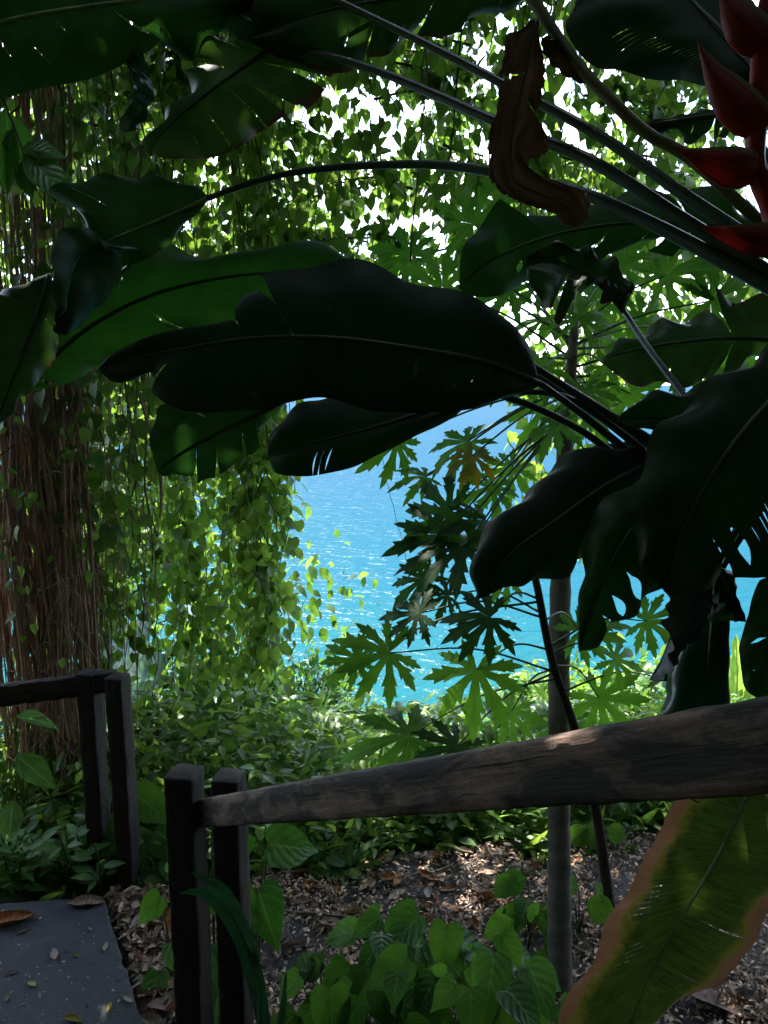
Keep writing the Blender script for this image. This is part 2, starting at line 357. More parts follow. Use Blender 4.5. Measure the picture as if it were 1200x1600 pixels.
# ------------------------------------------------------------------ setting: terrain, sea, path, paving, steps
def terr(x, y):
    x = np.asarray(x, float); y = np.asarray(y, float)
    f = np.clip(y - 4.35, 0, None)
    z = -.30 * np.clip(f, 0, .5) - .72 * np.clip(f - .5, 0, None)
    b = np.clip(-.6 - y, 0, None); z = z + np.minimum(b * .95, 14)  # hillside behind the viewer, added unseen to block the back sky
    k = np.clip((8 - y) / 3, 0, 1)
    z = z + k * np.minimum(np.clip(-3.6 - x, 0, None) * .7, 9) + k * np.minimum(np.clip(x - 3.2, 0, None) * .7, 9)  # side banks raised out of view to darken the foreground
    z = z + .04 * np.sin(x * 2.1 + y * 1.3) * np.sin(y * 1.9 - x) * np.clip(y - 3.2, 0, 1)
    return z - .03
def grid(xs, ys, zf):
    X, Y = np.meshgrid(xs, ys); V = np.stack([X, Y, zf(X, Y)], -1).reshape(-1, 3); nx, ny = len(xs), len(ys)
    i = (np.arange(ny - 1)[:, None] * nx + np.arange(nx - 1)[None]).ravel()
    return V, [np.stack([i, i + 1, i + nx + 1, i + nx], 1)]
xs = np.concatenate([np.linspace(-60, -8, 27), np.linspace(-7.6, 7.6, 77), np.linspace(8, 60, 27)])
ys = np.concatenate([np.linspace(-40, -2, 39), np.linspace(-1.6, 9, 60), np.linspace(9.5, 45, 36)])
V, F = grid(xs, ys, terr)
tag(MB().add(V, F).build('ground', M['soil']), kind='structure')
V, F = grid(np.linspace(-6000, 6000, 25), np.concatenate([[-80, 5, 40], np.linspace(80, 9000, 25)]), lambda x, y: x * 0 - 14.0)
tag(MB().add(V, F).build('sea', M['sea']), kind='structure')

def prism(poly, z0, z1, bev=.012, sub=10):
    """slab from a ground polygon with a chipped, slightly worn top edge"""
    poly = np.asarray(poly, float)[:, :2]
    pts = []
    for a, b in zip(poly, np.roll(poly, -1, 0)):
        n = max(2, int(np.linalg.norm(b - a) / .05))
        for u in np.linspace(0, 1, n, endpoint=False): pts.append(a + (b - a) * u)
    pts = np.array(pts); n = len(pts)
    c = pts.mean(0)
    tg = nrm(np.roll(pts, -1, 0) - np.roll(pts, 1, 0)); no = np.stack([tg[:, 1], -tg[:, 0]], 1)
    if ((pts - c) * no).sum() < 0: no = -no
    jit = rng.normal(0, .004, (n, 1))
    rings = [np.c_[pts + no * jit, np.full(n, z0)], np.c_[pts + no * jit, np.full(n, z1 - bev) + rng.normal(0, .002, n)],
             np.c_[pts - no * (bev + np.abs(rng.normal(0, .005, (n, 1)))), np.full(n, z1)]]
    V = np.vstack(rings); Q = []
    for r in range(2):
        a = r * n + np.arange(n); b = r * n + (np.arange(n) + 1) % n
        Q.append(np.stack([a, b, b + n, a + n], 1))
    return V, [np.vstack(Q), (2 * n + np.arange(n))[None]]
# left concrete walkway
zs = .10
a = G(160, 1398, zs); b = G(232, 1625, zs)
dirv = (b - a)[:2] / np.linalg.norm((b - a)[:2])
poly = [a[:2], a[:2] + dirv * 2.35, a[:2] + dirv * 2.35 + np.array([-1.9, -.1]), G(-350, 1432, zs)[:2]]
V, F = prism(poly, -.15, zs)
tag(MB().add(V, F).build('path', M['concrete'], smooth=False), kind='structure')
# litter-strewn paving behind the rail
zp = .0
poly = [G(168, 1398, zp)[:2], G(275, 1383, zp)[:2], G(400, 1364, zp)[:2], G(560, 1344, zp)[:2], G(720, 1316, zp)[:2], G(1000, 1296, zp)[:2], (2.4, 3.4), (2.3, 1.0), (-.95, 1.0), (-.92, 2.4)]
V, F = prism(poly, -.3, zp)
tag(MB().add(V, F).build('paving', M['paving'], smooth=False), kind='structure')
# concrete steps under the viewer
mb = MB()
for k in range(4):
    y1 = 1.0 - .3 * k; V, F = prism([(-.95, y1), (.5, y1), (.5, y1 - .33), (-.95, y1 - .33)], -.3, .18 * (k + 1)); mb.add(V, F)
tag(mb.build('steps', M['concrete'], smooth=False), kind='structure')

# ------------------------------------------------------------------ leaf templates
def tmpl(kind):
    if kind == 'heart':
        t = np.array([0, .06, .16, .30, .46, .62, .78, .90, 1.0]); wd = np.array([.0, .24, .37, .42, .38, .29, .17, .075, 0]); back = np.array([0, -.15, -.14, -.05, .0, .02, .015, .01, 0])
    elif kind == 'ovate':
        t = np.array([0, .12, .26, .42, .58, .74, .88, 1.0]); wd = np.array([.0, .16, .26, .30, .27, .19, .09, 0]); back = np.zeros(8)
    elif kind == 'seed':
        t = np.array([0, .06, .16, .30, .44, .58, .72, .86, 1.0]); wd = np.array([.0, .21, .33, .36, .33, .25, .15, .06, 0]); back = np.array([0, -.15, -.14, -.05, .0, .02, .015, .01, 0])
    elif kind == 'lance':
        t = np.array([0, .18, .4, .62, .84, 1.0]); wd = np.array([.02, .12, .16, .13, .06, 0]); back = np.zeros(6)
    else:  # strip chip
        t = np.array([0, .3, .6, 1.0]); wd = np.array([.1, .25, .22, .05]); back = np.zeros(4)
    n = len(t); bend = -.25 * t ** 2; fold = .22
    mid = np.c_[np.zeros(n), t, bend]
    le = np.c_[-wd, t + back, bend + wd * fold]; ri = np.c_[wd, t + back, bend + wd * fold]
    V = np.vstack([mid, le, ri]); i = np.arange(n - 1)
    Q = np.vstack([np.stack([i, i + 1, n + i + 1, n + i], 1), np.stack([i + 1, i, 2 * n + i, 2 * n + i + 1], 1)])
    lv = np.zeros((3 * n, 3)); lv[:, 0] = np.tile(t, 3); lv[n:, 1] = 1
    return V, Q, lv
TM = {k: tmpl(k) for k in ('heart', 'seed', 'ovate', 'lance', 'chip')}
def leaves(mb, kind, pos, tip, nh, size, tint, wid=1.0):
    V, Q, lv = TM[kind]; pos = np.asarray(pos, float); n = len(pos); k = len(V)
    y = nrm(tip); x = nrm(np.cross(y, nh)); z = np.cross(x, y)
    size = np.broadcast_to(np.asarray(size, float), (n,)); wid = np.broadcast_to(np.asarray(wid, float), (n,))
    W = pos[:, None] + size[:, None, None] * (V[None, :, 0:1] * wid[:, None, None] * x[:, None] + V[None, :, 1:2] * y[:, None] + V[None, :, 2:3] * z[:, None])
    QQ = (Q[None] + (np.arange(n) * k)[:, None, None]).reshape(-1, 4)
    mb.add(W.reshape(-1, 3), [QQ], np.repeat(np.broadcast_to(tint, (n,)), k), np.tile(lv, (n, 1)))
def rdir(n): return nrm(rng.normal(size=(n, 3)))

# ------------------------------------------------------------------ big blades (heliconia, banana)
def blade(parent, mid, ea, eb, mat, ta=.05, tb=.05, bow=.02, wave=.012, slits=(), tint=.5, N=110, Mx=10, rib=.007, ribmat='midrib', name='leaf', shear=.10, rag=.0, wfreq=5, ripple=0.0, lobe=.02):
    mc = catmull([P(*p) for p in mid], 200)
    dm = catmull([(p[0], p[1], p[2] * 1000) for p in mid], 200)[:, 2] / 1000
    def edge(e, dt):
        c = catmull([p[:2] for p in e], 200)
        u = np.linspace(0, 1, 200)
        return np.array([P(c[i, 0], c[i, 1], dm[i] + dt * math.sin(math.pi * min(1, u[i] * 1.02)) ** .7 if u[i] < .98 else dm[i]) for i in range(200)])
    T = np.linspace(0, 1, 200)
    def samp(arr, t): return np.stack([np.interp(t, T, arr[:, k]) for k in range(3)], -1)
    mb = MB(); ph = rng.uniform(0, 6.28)
    for side, (e, dt) in enumerate(((ea, ta), (eb, tb))):
        ec = edge(e, dt)
        sl_ = sorted([s for s in slits if s[0] == side], key=lambda s: s[1])
        cols = [(t, None, 0) for t in np.linspace(0, 1, N) if all(abs(t - s[1]) > s[4] / 2 + .003 for s in sl_)]
        for s in sl_: cols += [(s[1] - 1e-5, s, -1), (s[1] + 1e-5, s, 1)]
        cols.sort(key=lambda c: c[0])
        sv = np.linspace(0, 1, Mx + 1) ** .9
        n = len(cols); TT = np.zeros((n, Mx + 1)); lob = np.zeros(n); cur = rng.normal(0, lobe)
        for j, (t, s, sg) in enumerate(cols):
            if s is None: TT[j] = t
            else:
                if s[3] >= .99: g = np.clip((sv - s[2]) / (1 - s[2] + 1e-6), 0, 1) ** .8
                else: g = np.where((sv > s[2]) & (sv < s[3]), np.sin(np.pi * np.clip((sv - s[2]) / (s[3] - s[2]), 0, 1)), 0)
                TT[j] = np.clip(s[1] + sg * s[4] / 2 * g, 0, 1)
                if sg > 0 and s[3] >= .99: cur = rng.normal(0, lobe)
            lob[j] = cur
        S = np.broadcast_to(sv, TT.shape)
        a = samp(mc, np.clip(TT - shear * np.sin(np.pi * TT) * S, 0, 1) * .0 + np.clip(TT - shear * np.sin(np.pi * TT), 0, 1)); b = samp(ec, TT)
        rg = 1 - rag * np.abs(np.sin(TT * 61 + ph) * np.sin(TT * 143 + 1)) * (S > .85)
        pos = a + (b - a) * (S * rg)[..., None]
        tg = nrm(np.gradient(samp(mc, np.clip(T, 0, 1)), axis=0)); tgs = samp(tg, TT)
        nn = nrm(np.cross(tgs, (b - a) + 1e-6)); nn = nn * np.sign((nn * (CAM - a)).sum(-1, keepdims=True) + 1e-9)
        hgt = bow * np.sin(np.pi * S) + wave * np.sin(2 * np.pi * (wfreq * TT + side * .3) + ph) * S ** 2 + lob[:, None] * S ** 2 + ripple * np.sin(S * 27 + 3 * np.sin(TT * 7 + ph)) * np.clip(S * 3, 0, 1)
        endf = np.clip(np.sin(np.pi * TT) * 3, 0, 1)
        pos = pos + nn * (hgt * endf)[..., None]
        idx = np.arange(n * (Mx + 1)).reshape(n, Mx + 1)
        keep = np.ones(n - 1, bool)
        Q = []
        for j in range(n - 1):
            if cols[j][1] is not None and cols[j][1] is cols[j + 1][1]: continue
            Q.append(np.stack([idx[j, :-1], idx[j + 1, :-1], idx[j + 1, 1:], idx[j, 1:]], 1))
        lv = np.stack([TT, S * (1 if side == 0 else 1), S * 0 + side], -1).reshape(-1, 3)
        mb.add(pos.reshape(-1, 3), [np.vstack(Q)], tint, lv)
    o = mb.build(name, mat, parent)
    if rib:
        V, F, lv = tube(mc[::4] - 0 * FWD, np.linspace(rib, rib * .25, len(mc[::4])), 6)
        MB().add(V, F, .5, lv).build('midrib', M[ribmat], o)
    return o
def auto_slits(n, side=None, w=(.004, .012), s0=(.2, .7), seed=0):
    r = np.random.default_rng(seed); out = []
    for k in range(n):
        out.append((int(r.integers(0, 2)) if side is None else side, float(r.uniform(.1, .9)), float(r.uniform(*s0)), 1.0, float(r.uniform(*w))))
    return clean(out)
def clean(sl):
    out = []
    for s in sorted(sl, key=lambda s: (s[0], s[1])):
        if out and out[-1][0] == s[0] and s[1] - out[-1][1] < (s[4] + out[-1][4]) / 2 + .012: continue
        out.append(s)
    return out
def pin(n, side, tc_, s_, seed, ln=.12, w=.003):
    """cluster of short pin-hole tears"""
    r = np.random.default_rng(seed)
    return [(side, float(tc_ + k * .018), max(.05, float(s_ + r.uniform(-.06, .06))), min(.95, float(s_ + ln + r.uniform(-.03, .03))), w) for k in range(n)]
def petiole(parent, pts, r0, r1, mat='petiole', name='petiole', n=30):
    mb = MB(); ptube(mb, pts, r0, r1, n, 10); return mb.build(name, M[mat], parent)

# plant 1: the clump at centre right whose petioles run up-left
b1 = P(950, 1500, 2.3); b1[2] = terr(b1[0], b1[1])
h1 = empty('heliconia_plant', b1, 'dark heliconia clump behind the rail whose near-black blades hang across the middle', 'plant')
mb = MB(); top = P(1060, 735, 1.45)
for k in range(3):
    q = b1 + np.array([.05 * k - .05, .05 * (k % 2), 0]); c = catmull([q, P(1040 + 12 * k, 1400, 2.25), P(1090 + 8 * k, 1200, 2.1), P(1105 + 8 * k, 980, 1.75), top + np.array([.02 * k, .02 * k, 0])], 20)
    V, F, lv = tube(c, np.linspace(.022, .012, 20), 10); mb.add(V, F, .5, lv)
mb.build('stalk', M['petiole'], h1)
E = blade(h1, [(842, 598, 1.42), (760, 566, 1.38), (650, 545, 1.36), (520, 528, 1.36), (400, 528, 1.40), (300, 542, 1.44), (210, 560, 1.48), (152, 578, 1.5)],
      [(842, 594), (806, 548), (770, 511), (700, 491), (650, 470), (600, 451), (530, 440), (470, 442), (430, 462), (385, 470), (345, 500), (290, 520), (220, 532), (172, 548), (152, 578)],
      [(842, 604), (800, 616), (750, 622), (700, 630), (650, 641), (600, 630), (540, 618), (470, 618), (400, 632), (340, 641), (285, 628), (240, 603), (232, 576), (212, 592), (180, 596), (152, 578)],
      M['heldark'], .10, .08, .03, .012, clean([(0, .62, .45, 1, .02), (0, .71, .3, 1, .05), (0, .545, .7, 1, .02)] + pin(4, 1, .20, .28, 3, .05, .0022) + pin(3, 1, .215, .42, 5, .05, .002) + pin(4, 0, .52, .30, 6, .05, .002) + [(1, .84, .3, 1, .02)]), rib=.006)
petiole(E, [(842, 598, 1.42), (900, 640, 1.43), (960, 688, 1.44), (1020, 738, 1.45), (1062, 772, 1.45)], .006, .009)
Fo = blade(h1, [(450, 618, 1.55), (400, 648, 1.56), (350, 672, 1.58), (300, 698, 1.6), (268, 718, 1.6), (245, 736, 1.6)],
      [(450, 614), (390, 634), (330, 640), (290, 634), (258, 638), (243, 670), (241, 705), (245, 736)],
      [(450, 620), (434, 660), (412, 692), (375, 717), (330, 740), (285, 747), (260, 748), (245, 736)],
      M['hel'], .03, .06, .01, .008, clean([(1, .44, .3, 1, .03), (1, .33, .45, 1, .012), (1, .62, .4, 1, .025), (1, .76, .6, 1, .02), (0, .55, .45, .75, .03), (1, .2, .3, 1, .03)]), tint=.2, N=80)
petiole(Fo, [(450, 618, 1.55), (600, 600, 1.52), (760, 612, 1.5), (900, 668, 1.48), (1010, 752, 1.47), (1060, 790, 1.46)], .005, .008)
Gl = blade(h1, [(740, 618, 1.46), (660, 645, 1.45), (570, 672, 1.45), (490, 692, 1.46), (440, 706, 1.48), (418, 712, 1.5)],
      [(740, 612), (660, 618), (560, 622), (500, 628), (452, 652), (428, 682), (418, 712)],
      [(740, 624), (705, 654), (650, 681), (600, 706), (555, 728), (510, 740), (465, 744), (430, 738), (418, 712)],
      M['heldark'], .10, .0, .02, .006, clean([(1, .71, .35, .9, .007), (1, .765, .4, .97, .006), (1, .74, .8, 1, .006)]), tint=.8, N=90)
petiole(Gl, [(740, 618, 1.46), (815, 612, 1.46), (900, 628, 1.48), (1020, 716, 1.46), (1070, 755, 1.46)], .005, .008)
Hh = blade(h1, [(1032, 715, 1.42), (950, 756, 1.36), (870, 812, 1.32), (795, 868, 1.30), (748, 938, 1.30)],
      [(1032, 712), (955, 704), (884, 701), (846, 738), (812, 772), (765, 808), (738, 845), (730, 892), (748, 938)],
      [(1032, 720), (1005, 800), (940, 866), (880, 898), (825, 910), (778, 914), (760, 926), (748, 938)],
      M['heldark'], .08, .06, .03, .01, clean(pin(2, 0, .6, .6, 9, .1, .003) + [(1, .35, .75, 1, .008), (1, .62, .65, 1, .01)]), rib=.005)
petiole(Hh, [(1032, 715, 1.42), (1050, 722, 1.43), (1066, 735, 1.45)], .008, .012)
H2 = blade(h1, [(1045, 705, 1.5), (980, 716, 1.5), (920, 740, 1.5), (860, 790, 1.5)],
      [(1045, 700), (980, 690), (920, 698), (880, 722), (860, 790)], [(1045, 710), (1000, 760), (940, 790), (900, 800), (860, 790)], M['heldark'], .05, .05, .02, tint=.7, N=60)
petiole(H2, [(1045, 705, 1.5), (1060, 715, 1.48), (1070, 735, 1.46)], .006, .01)
# long bare petioles leading up to blades that lie out of the clump
for pts in ([(690, 452, 1.75), (800, 556, 1.62), (920, 640, 1.55), (1030, 700, 1.48)], [(790, 545, 1.5), (870, 596, 1.48), (955, 650, 1.46), (1045, 706, 1.45)]):
    petiole(h1, pts, .006, .010, name='petiole')

# plant 2: big blades at the right edge
b2 = P(1420, 1500, 1.5); b2[2] = terr(b2[0], b2[1])
h2 = empty('heliconia_plant', b2, 'heliconia at the right edge with broad dark blades full of pin-hole tears', 'plant')
mb = MB(); top = P(1240, 640, 1.3); c = catmull([b2, P(1390, 1200, 1.45), P(1330, 900, 1.38), top], 20); V, F, lv = tube(c, np.linspace(.026, .014, 20), 10); mb.add(V, F, .5, lv); mb.build('stalk', M['petiole'], h2)
I1 = blade(h2, [(1290, 545, 1.2), (1190, 640, 1.16), (1120, 730, 1.14), (1065, 835, 1.15), (1042, 925, 1.17)],
      [(1290, 535), (1190, 587), (1110, 630), (1052, 676), (1016, 735), (1001, 800), (1010, 870), (1042, 925)],
      [(1290, 560), (1275, 680), (1240, 800), (1195, 885), (1140, 905), (1085, 925), (1042, 925)],
      M['hel'], .08, .05, .03, .014, clean(pin(7, 1, .30, .22, 21, .12, .004) + pin(5, 1, .45, .30, 22, .15, .004) + pin(5, 1, .62, .5, 23, .12, .006) + pin(4, 0, .4, .4, 24) + [(1, .74, .35, .8, .03), (1, .8, .55, 1, .03)]), tint=.0, rib=.006)
petiole(I1, [(1290, 545, 1.2), (1300, 600, 1.25), (1240, 700, 1.3)], .008, .012)
I2 = blade(h2, [(1110, 718, 1.30), (1010, 800, 1.24), (945, 900, 1.22), (905, 1015, 1.24)],
      [(1110, 714), (1010, 733), (952, 764), (921, 800), (905, 850), (898, 920), (896, 972), (905, 1018)],
      [(1110, 722), (1120, 810), (1085, 872), (1035, 915), (1000, 945), (955, 978), (928, 1008), (905, 1018)],
      M['hel'], .04, .06, .02, .012, clean([(1, .60, .3, .62, .05), (1, .70, .3, .8, .05), (1, .79, .25, .8, .035), (1, .86, .3, .8, .03), (1, .5, .55, .8, .035), (1, .55, .75, .93, .02), (0, .35, .4, .6, .02)] + pin(3, 0, .2, .5, 31)), tint=.35)
petiole(I2, [(1110, 718, 1.30), (1160, 700, 1.30), (1240, 700, 1.32)], .007, .012)
Jj = blade(h2, [(1310, 640, 1.35), (1190, 650, 1.35), (1085, 652, 1.36), (1005, 652, 1.38), (962, 656, 1.4)],
      [(1310, 560), (1200, 585), (1140, 602), (1080, 618), (1030, 626), (992, 636), (962, 656)],
      [(1310, 700), (1180, 705), (1080, 692), (1000, 676), (962, 656)], M['hel'], .06, .03, .02, tint=.1, N=70)
petiole(Jj, [(1310, 640, 1.35), (1310, 700, 1.35), (1240, 760, 1.33)], .008, .012)
Mm = blade(h2, [(1290, 540, 1.7), (1160, 528, 1.72), (1060, 535, 1.74), (985, 548, 1.76), (940, 560, 1.78)],
      [(1290, 500), (1200, 503), (1150, 494), (1098, 488), (1050, 496), (1000, 514), (962, 536), (940, 560)],
      [(1290, 590), (1200, 572), (1150, 584), (1116, 600), (1080, 582), (1030, 590), (982, 588), (950, 574), (940, 560)],
      M['heltorn'], .05, .06, .01, .02, clean([(1, .45, .3, 1, .02), (1, .40, .5, 1, .015), (1, .5, .4, 1, .02), (1, .55, .6, 1, .014), (1, .3, .5, 1, .012), (1, .72, .6, .9, .02), (0, .5, .6, 1, .01)]), tint=.2, lobe=.03)
petiole(Mm, [(1290, 540, 1.7), (1330, 560, 1.65), (1300, 700, 1.45)], .007, .012)
Ll = blade(h2, [(975, 487, 1.62), (940, 448, 1.62), (900, 421, 1.64), (855, 408, 1.66), (826, 436, 1.68)],
      [(975, 487), (977, 445), (955, 418), (910, 401), (870, 400), (842, 412), (826, 436)],
      [(975, 487), (940, 474), (908, 460), (885, 488), (858, 494), (842, 462), (826, 436)], M['heltorn'], .02, -.06, .03, .02, clean([(1, .5, .3, 1, .03), (1, .65, .3, 1, .03)]), tint=.1, N=60, ripple=.004)
petiole(Ll, [(975, 487, 1.62), (1010, 540, 1.55), (1055, 600, 1.48), (1095, 655, 1.42), (1160, 740, 1.36)], .0055, .008)
Qq = blade(h2, [(1260, 850, 1.25), (1218, 950, 1.2), (1195, 1030, 1.18), (1182, 1092, 1.17)],
      [(1260, 846), (1200, 894), (1175, 938), (1168, 975), (1155, 1010), (1158, 1035), (1163, 1074), (1182, 1092)],
      [(1260, 855), (1290, 950), (1270, 1040), (1230, 1090), (1182, 1092)], M['hel'], .02, .02, .02, .008, clean([(0, .72, .2, .6, .02), (0, .35, .5, 1, .006)] + pin(2, 0, .86, .4, 40)), tint=.2)
petiole(Qq, [(1260, 850, 1.25), (1270, 800, 1.28), (1250, 720, 1.3)], .006, .010)
P1 = blade(h2, [(1086, 886, 1.3), (1076, 930, 1.3), (1066, 970, 1.3), (1058, 1008, 1.3)], [(1086, 884), (1062, 904), (1055, 945), (1055, 985), (1058, 1010)],
      [(1086, 886), (1108, 930), (1100, 965), (1084, 1000), (1058, 1010)], M['drygrey'], -.05, .02, .02, .006, ripple=.004, tint=.5, N=60, rib=.003)
petiole(P1, [(1086, 886, 1.3), (1120, 850, 1.29), (1160, 780, 1.3)], .004, .007)
P1b = blade(h2, [(1064, 950, 1.33), (1050, 990, 1.33), (1034, 1030, 1.33), (1014, 1064, 1.33)], [(1064, 948), (1042, 982), (1028, 1025), (1014, 1064)],
      [(1064, 950), (1070, 990), (1045, 1040), (1014, 1064)], M['drygrey'], -.04, .02, .01, .004, ripple=.006, tint=.4, N=60, rib=.003)
petiole(P1b, [(1064, 950, 1.33), (1075, 915, 1.33), (1110, 860, 1.32)], .004, .007)
P2 = blade(h2, [(1122, 900, 1.34), (1112, 1000, 1.34), (1106, 1060, 1.34), (1100, 1160, 1.34)], [(1122, 898), (1102, 1000), (1078, 1045), (1060, 1085), (1050, 1120), (1100, 1160)],
      [(1122, 902), (1130, 980), (1138, 1040), (1144, 1090), (1148, 1120), (1100, 1160)], M['strap'], .06, .06, .03, .004, tint=.1, N=60)
petiole(P2, [(1122, 900, 1.34), (1150, 850, 1.33), (1190, 790, 1.32)], .005, .008)
P3 = blade(h2, [(1120, 885, 1.27), (1140, 925, 1.27), (1166, 972, 1.27)], [(1120, 880), (1170, 890), (1158, 930), (1166, 972)], [(1120, 890), (1125, 920), (1140, 955), (1166, 972)], M['hel'], .02, .02, .01, tint=.1, N=40, rib=.003)
petiole(P3, [(1120, 885, 1.27), (1150, 830, 1.28), (1190, 780, 1.3)], .004, .008)

# plant 3: upper right, long petioles across the sky, red inflorescence, dry hanging leaf
b3 = np.array([1.25, .95, 0]); b3[2] = terr(b3[0], b3[1])
h3 = empty('heliconia_plant', b3, 'flowering heliconia at upper right with a red zigzag flower and long arching petioles', 'plant')
mb = MB(); top = P(1330, 500, 1.15)
for k in range(3):
    c = catmull([b3 + np.array([.06 * k, .04 * k, 0]), (b3 + top) / 2 + np.array([.06, .02 * k, 0]), top + np.array([0, .04 * k, 0])], 20)
    V, F, lv = tube(c, np.linspace(.026, .016, 20), 10); mb.add(V, F, .5, lv)
mb.build('stalk', M['petiole'], h3)
Bl = blade(h3, [(440, 66, 1.75), (372, 110, 1.72), (312, 154, 1.70), (264, 196, 1.70), (234, 232, 1.70)],
      [(440, 62), (380, 66), (322, 72), (285, 92), (292, 128), (262, 160), (240, 190), (223, 212), (220, 226), (234, 232)],
      [(440, 70), (510, 72), (528, 100), (505, 138), (472, 165), (440, 184), (410, 202), (370, 233), (325, 247), (280, 250), (250, 245), (234, 232)],
      M['heltorn'], .03, .06, .01, .02, clean([(0, .28, .3, 1, .03), (0, .45, .15, 1, .012), (1, .22, .2, 1, .02), (1, .30, .1, 1, .016), (1, .39, .15, 1, .012), (1, .47, .3, 1, .03), (1, .55, .05, 1, .010), (1, .7, .1, 1, .014), (1, .13, .3, 1, .02), (1, .8, .5, .7, .01)]), tint=.35, lobe=.03, ribmat='midrib')
petiole(Bl, [(440, 66, 1.75), (600, 115, 1.62), (780, 192, 1.45), (925, 252, 1.34), (1060, 338, 1.26), (1200, 425, 1.2), (1330, 500, 1.15)], .0075, .012)
A2 = blade(h3, [(860, -40, 1.6), (740, -18, 1.62), (600, 0, 1.65), (490, 22, 1.68), (385, 62, 1.7)],
      [(860, -30), (800, 15), (740, 34), (690, 45), (640, 60), (605, 86), (570, 92), (540, 112), (500, 110), (440, 92), (385, 62)],
      [(860, -50), (740, -100), (600, -110), (480, -60), (400, 10), (385, 62)],
      M['heltorn'], .06, .04, .02, .015, clean([(0, .3, .5, 1, .008), (0, .45, .2, 1, .012), (0, .52, .5, .8, .01), (0, .62, .4, 1, .01), (0, .7, .3, .6, .008), (0, .2, .3, .6, .006)]), tint=.1)
petiole(A2, [(860, -40, 1.6), (1000, 10, 1.5), (1200, 250, 1.3), (1330, 480, 1.15)], .007, .012)
petiole(h3, [(505, -10, 1.6), (660, 66, 1.5), (800, 138, 1.4), (940, 214, 1.32), (1060, 298, 1.25), (1150, 358, 1.2), (1330, 480, 1.14)], .0065, .011)
Cl = blade(h3, [(325, 310, 1.75), (270, 335, 1.74), (220, 356, 1.73), (165, 378, 1.73), (120, 402, 1.74)],
      [(325, 306), (300, 289), (235, 277), (165, 276), (110, 285), (79, 304), (112, 322), (138, 350), (140, 375), (120, 402)],
      [(325, 314), (302, 326), (290, 350), (268, 378), (240, 400), (205, 414), (160, 418), (120, 402)],
      M['hel'], .07, .03, .02, .01, clean([(0, .60, .35, .9, .006)] + pin(2, 1, .4, .4, 51)), tint=.3, ribmat='midpale', rib=.006)
petiole(Cl, [(325, 310, 1.75), (370, 293, 1.73), (440, 273, 1.7), (520, 262, 1.66), (620, 257, 1.6), (700, 259, 1.54), (790, 273, 1.47), (910, 302, 1.38), (1020, 350, 1.3), (1130, 408, 1.23), (1330, 520, 1.14)], .0065, .013)
Nn = blade(h3, [(1195, 115, 1.15), (1140, 60, 1.2), (1085, 5, 1.25), (1020, -70, 1.32)],
      [(1195, 118), (1150, 150), (1100, 135), (1050, 122), (1000, 118), (940, 100), (905, 80), (884, 45), (890, 0), (930, -50), (1020, -70)],
      [(1195, 110), (1200, 30), (1150, -40), (1090, -80), (1020, -70)], M['heldark'], .12, .05, .03, .012, clean(pin(6, 0, .28, .35, 61) + pin(5, 0, .4, .45, 62) + pin(4, 0, .5, .6, 63)), tint=.6, ribmat='midrib', rib=.009)
petiole(Nn, [(1195, 115, 1.15), (1250, 170, 1.14), (1330, 400, 1.14)], .009, .013)
Oo = blade(h3, [(1180, 175, 1.5), (1120, 180, 1.5), (1060, 188, 1.5), (1000, 196, 1.5)], [(1180, 165), (1130, 160), (1070, 178), (1000, 196)],
      [(1180, 185), (1150, 195), (1115, 208), (1080, 232), (1062, 205), (1000, 196)], M['heltorn'], .03, .04, .01, .01, clean([(1, .25, .5, 1, .012), (1, .32, .4, 1, .015), (1, .38, .5, 1, .015), (1, .44, .4, 1, .015), (1, .5, .5, 1, .012), (1, .62, .2, 1, .05)]), tint=.1, N=60)
petiole(Oo, [(1180, 175, 1.5), (1250, 220, 1.4), (1340, 420, 1.15)], .006, .011)
Kk = blade(h3, [(1175, 360, 1.95), (1085, 350, 1.92), (985, 348, 1.9), (885, 362, 1.88), (805, 388, 1.87), (745, 422, 1.87), (716, 450, 1.87)],
      [(1175, 345), (1120, 300), (1050, 286), (990, 282), (930, 305), (860, 318), (790, 330), (752, 360), (728, 400), (716, 450)],
      [(1175, 372), (1100, 396), (1040, 386), (960, 394), (900, 402), (850, 416), (815, 446), (765, 463), (735, 462), (716, 450)],
      M['hel'], .06, .06, .02, .02, clean([(1, .2, .2, 1, .012), (1, .28, .1, 1, .01), (1, .36, .2, 1, .014), (1, .43, .15, 1, .01), (1, .5, .3, 1, .02), (1, .57, .2, 1, .01), (1, .66, .3, 1, .016), (1, .82, .3, .6, .02), (0, .75, .2, 1, .012), (0, .6, .6, .9, .008), (0, .3, .5, 1, .01)]), tint=.35, lobe=.03)
petiole(Kk, [(1175, 360, 1.95), (1230, 375, 1.8), (1330, 470, 1.3)], .008, .012)
A3 = blade(h3, [(300, -8, 1.72), (360, 22, 1.72), (420, 42, 1.72), (488, 44, 1.72)], [(300, -10), (380, -5), (440, 20), (488, 44)], [(300, -4), (350, 28), (405, 56), (445, 58), (488, 44)], M['strap'], .04, -.02, .02, .006, tint=.8, N=50)
petiole(A3, [(488, 44, 1.72), (600, -10, 1.68), (760, -70, 1.62), (1000, 0, 1.5)], .004, .006)
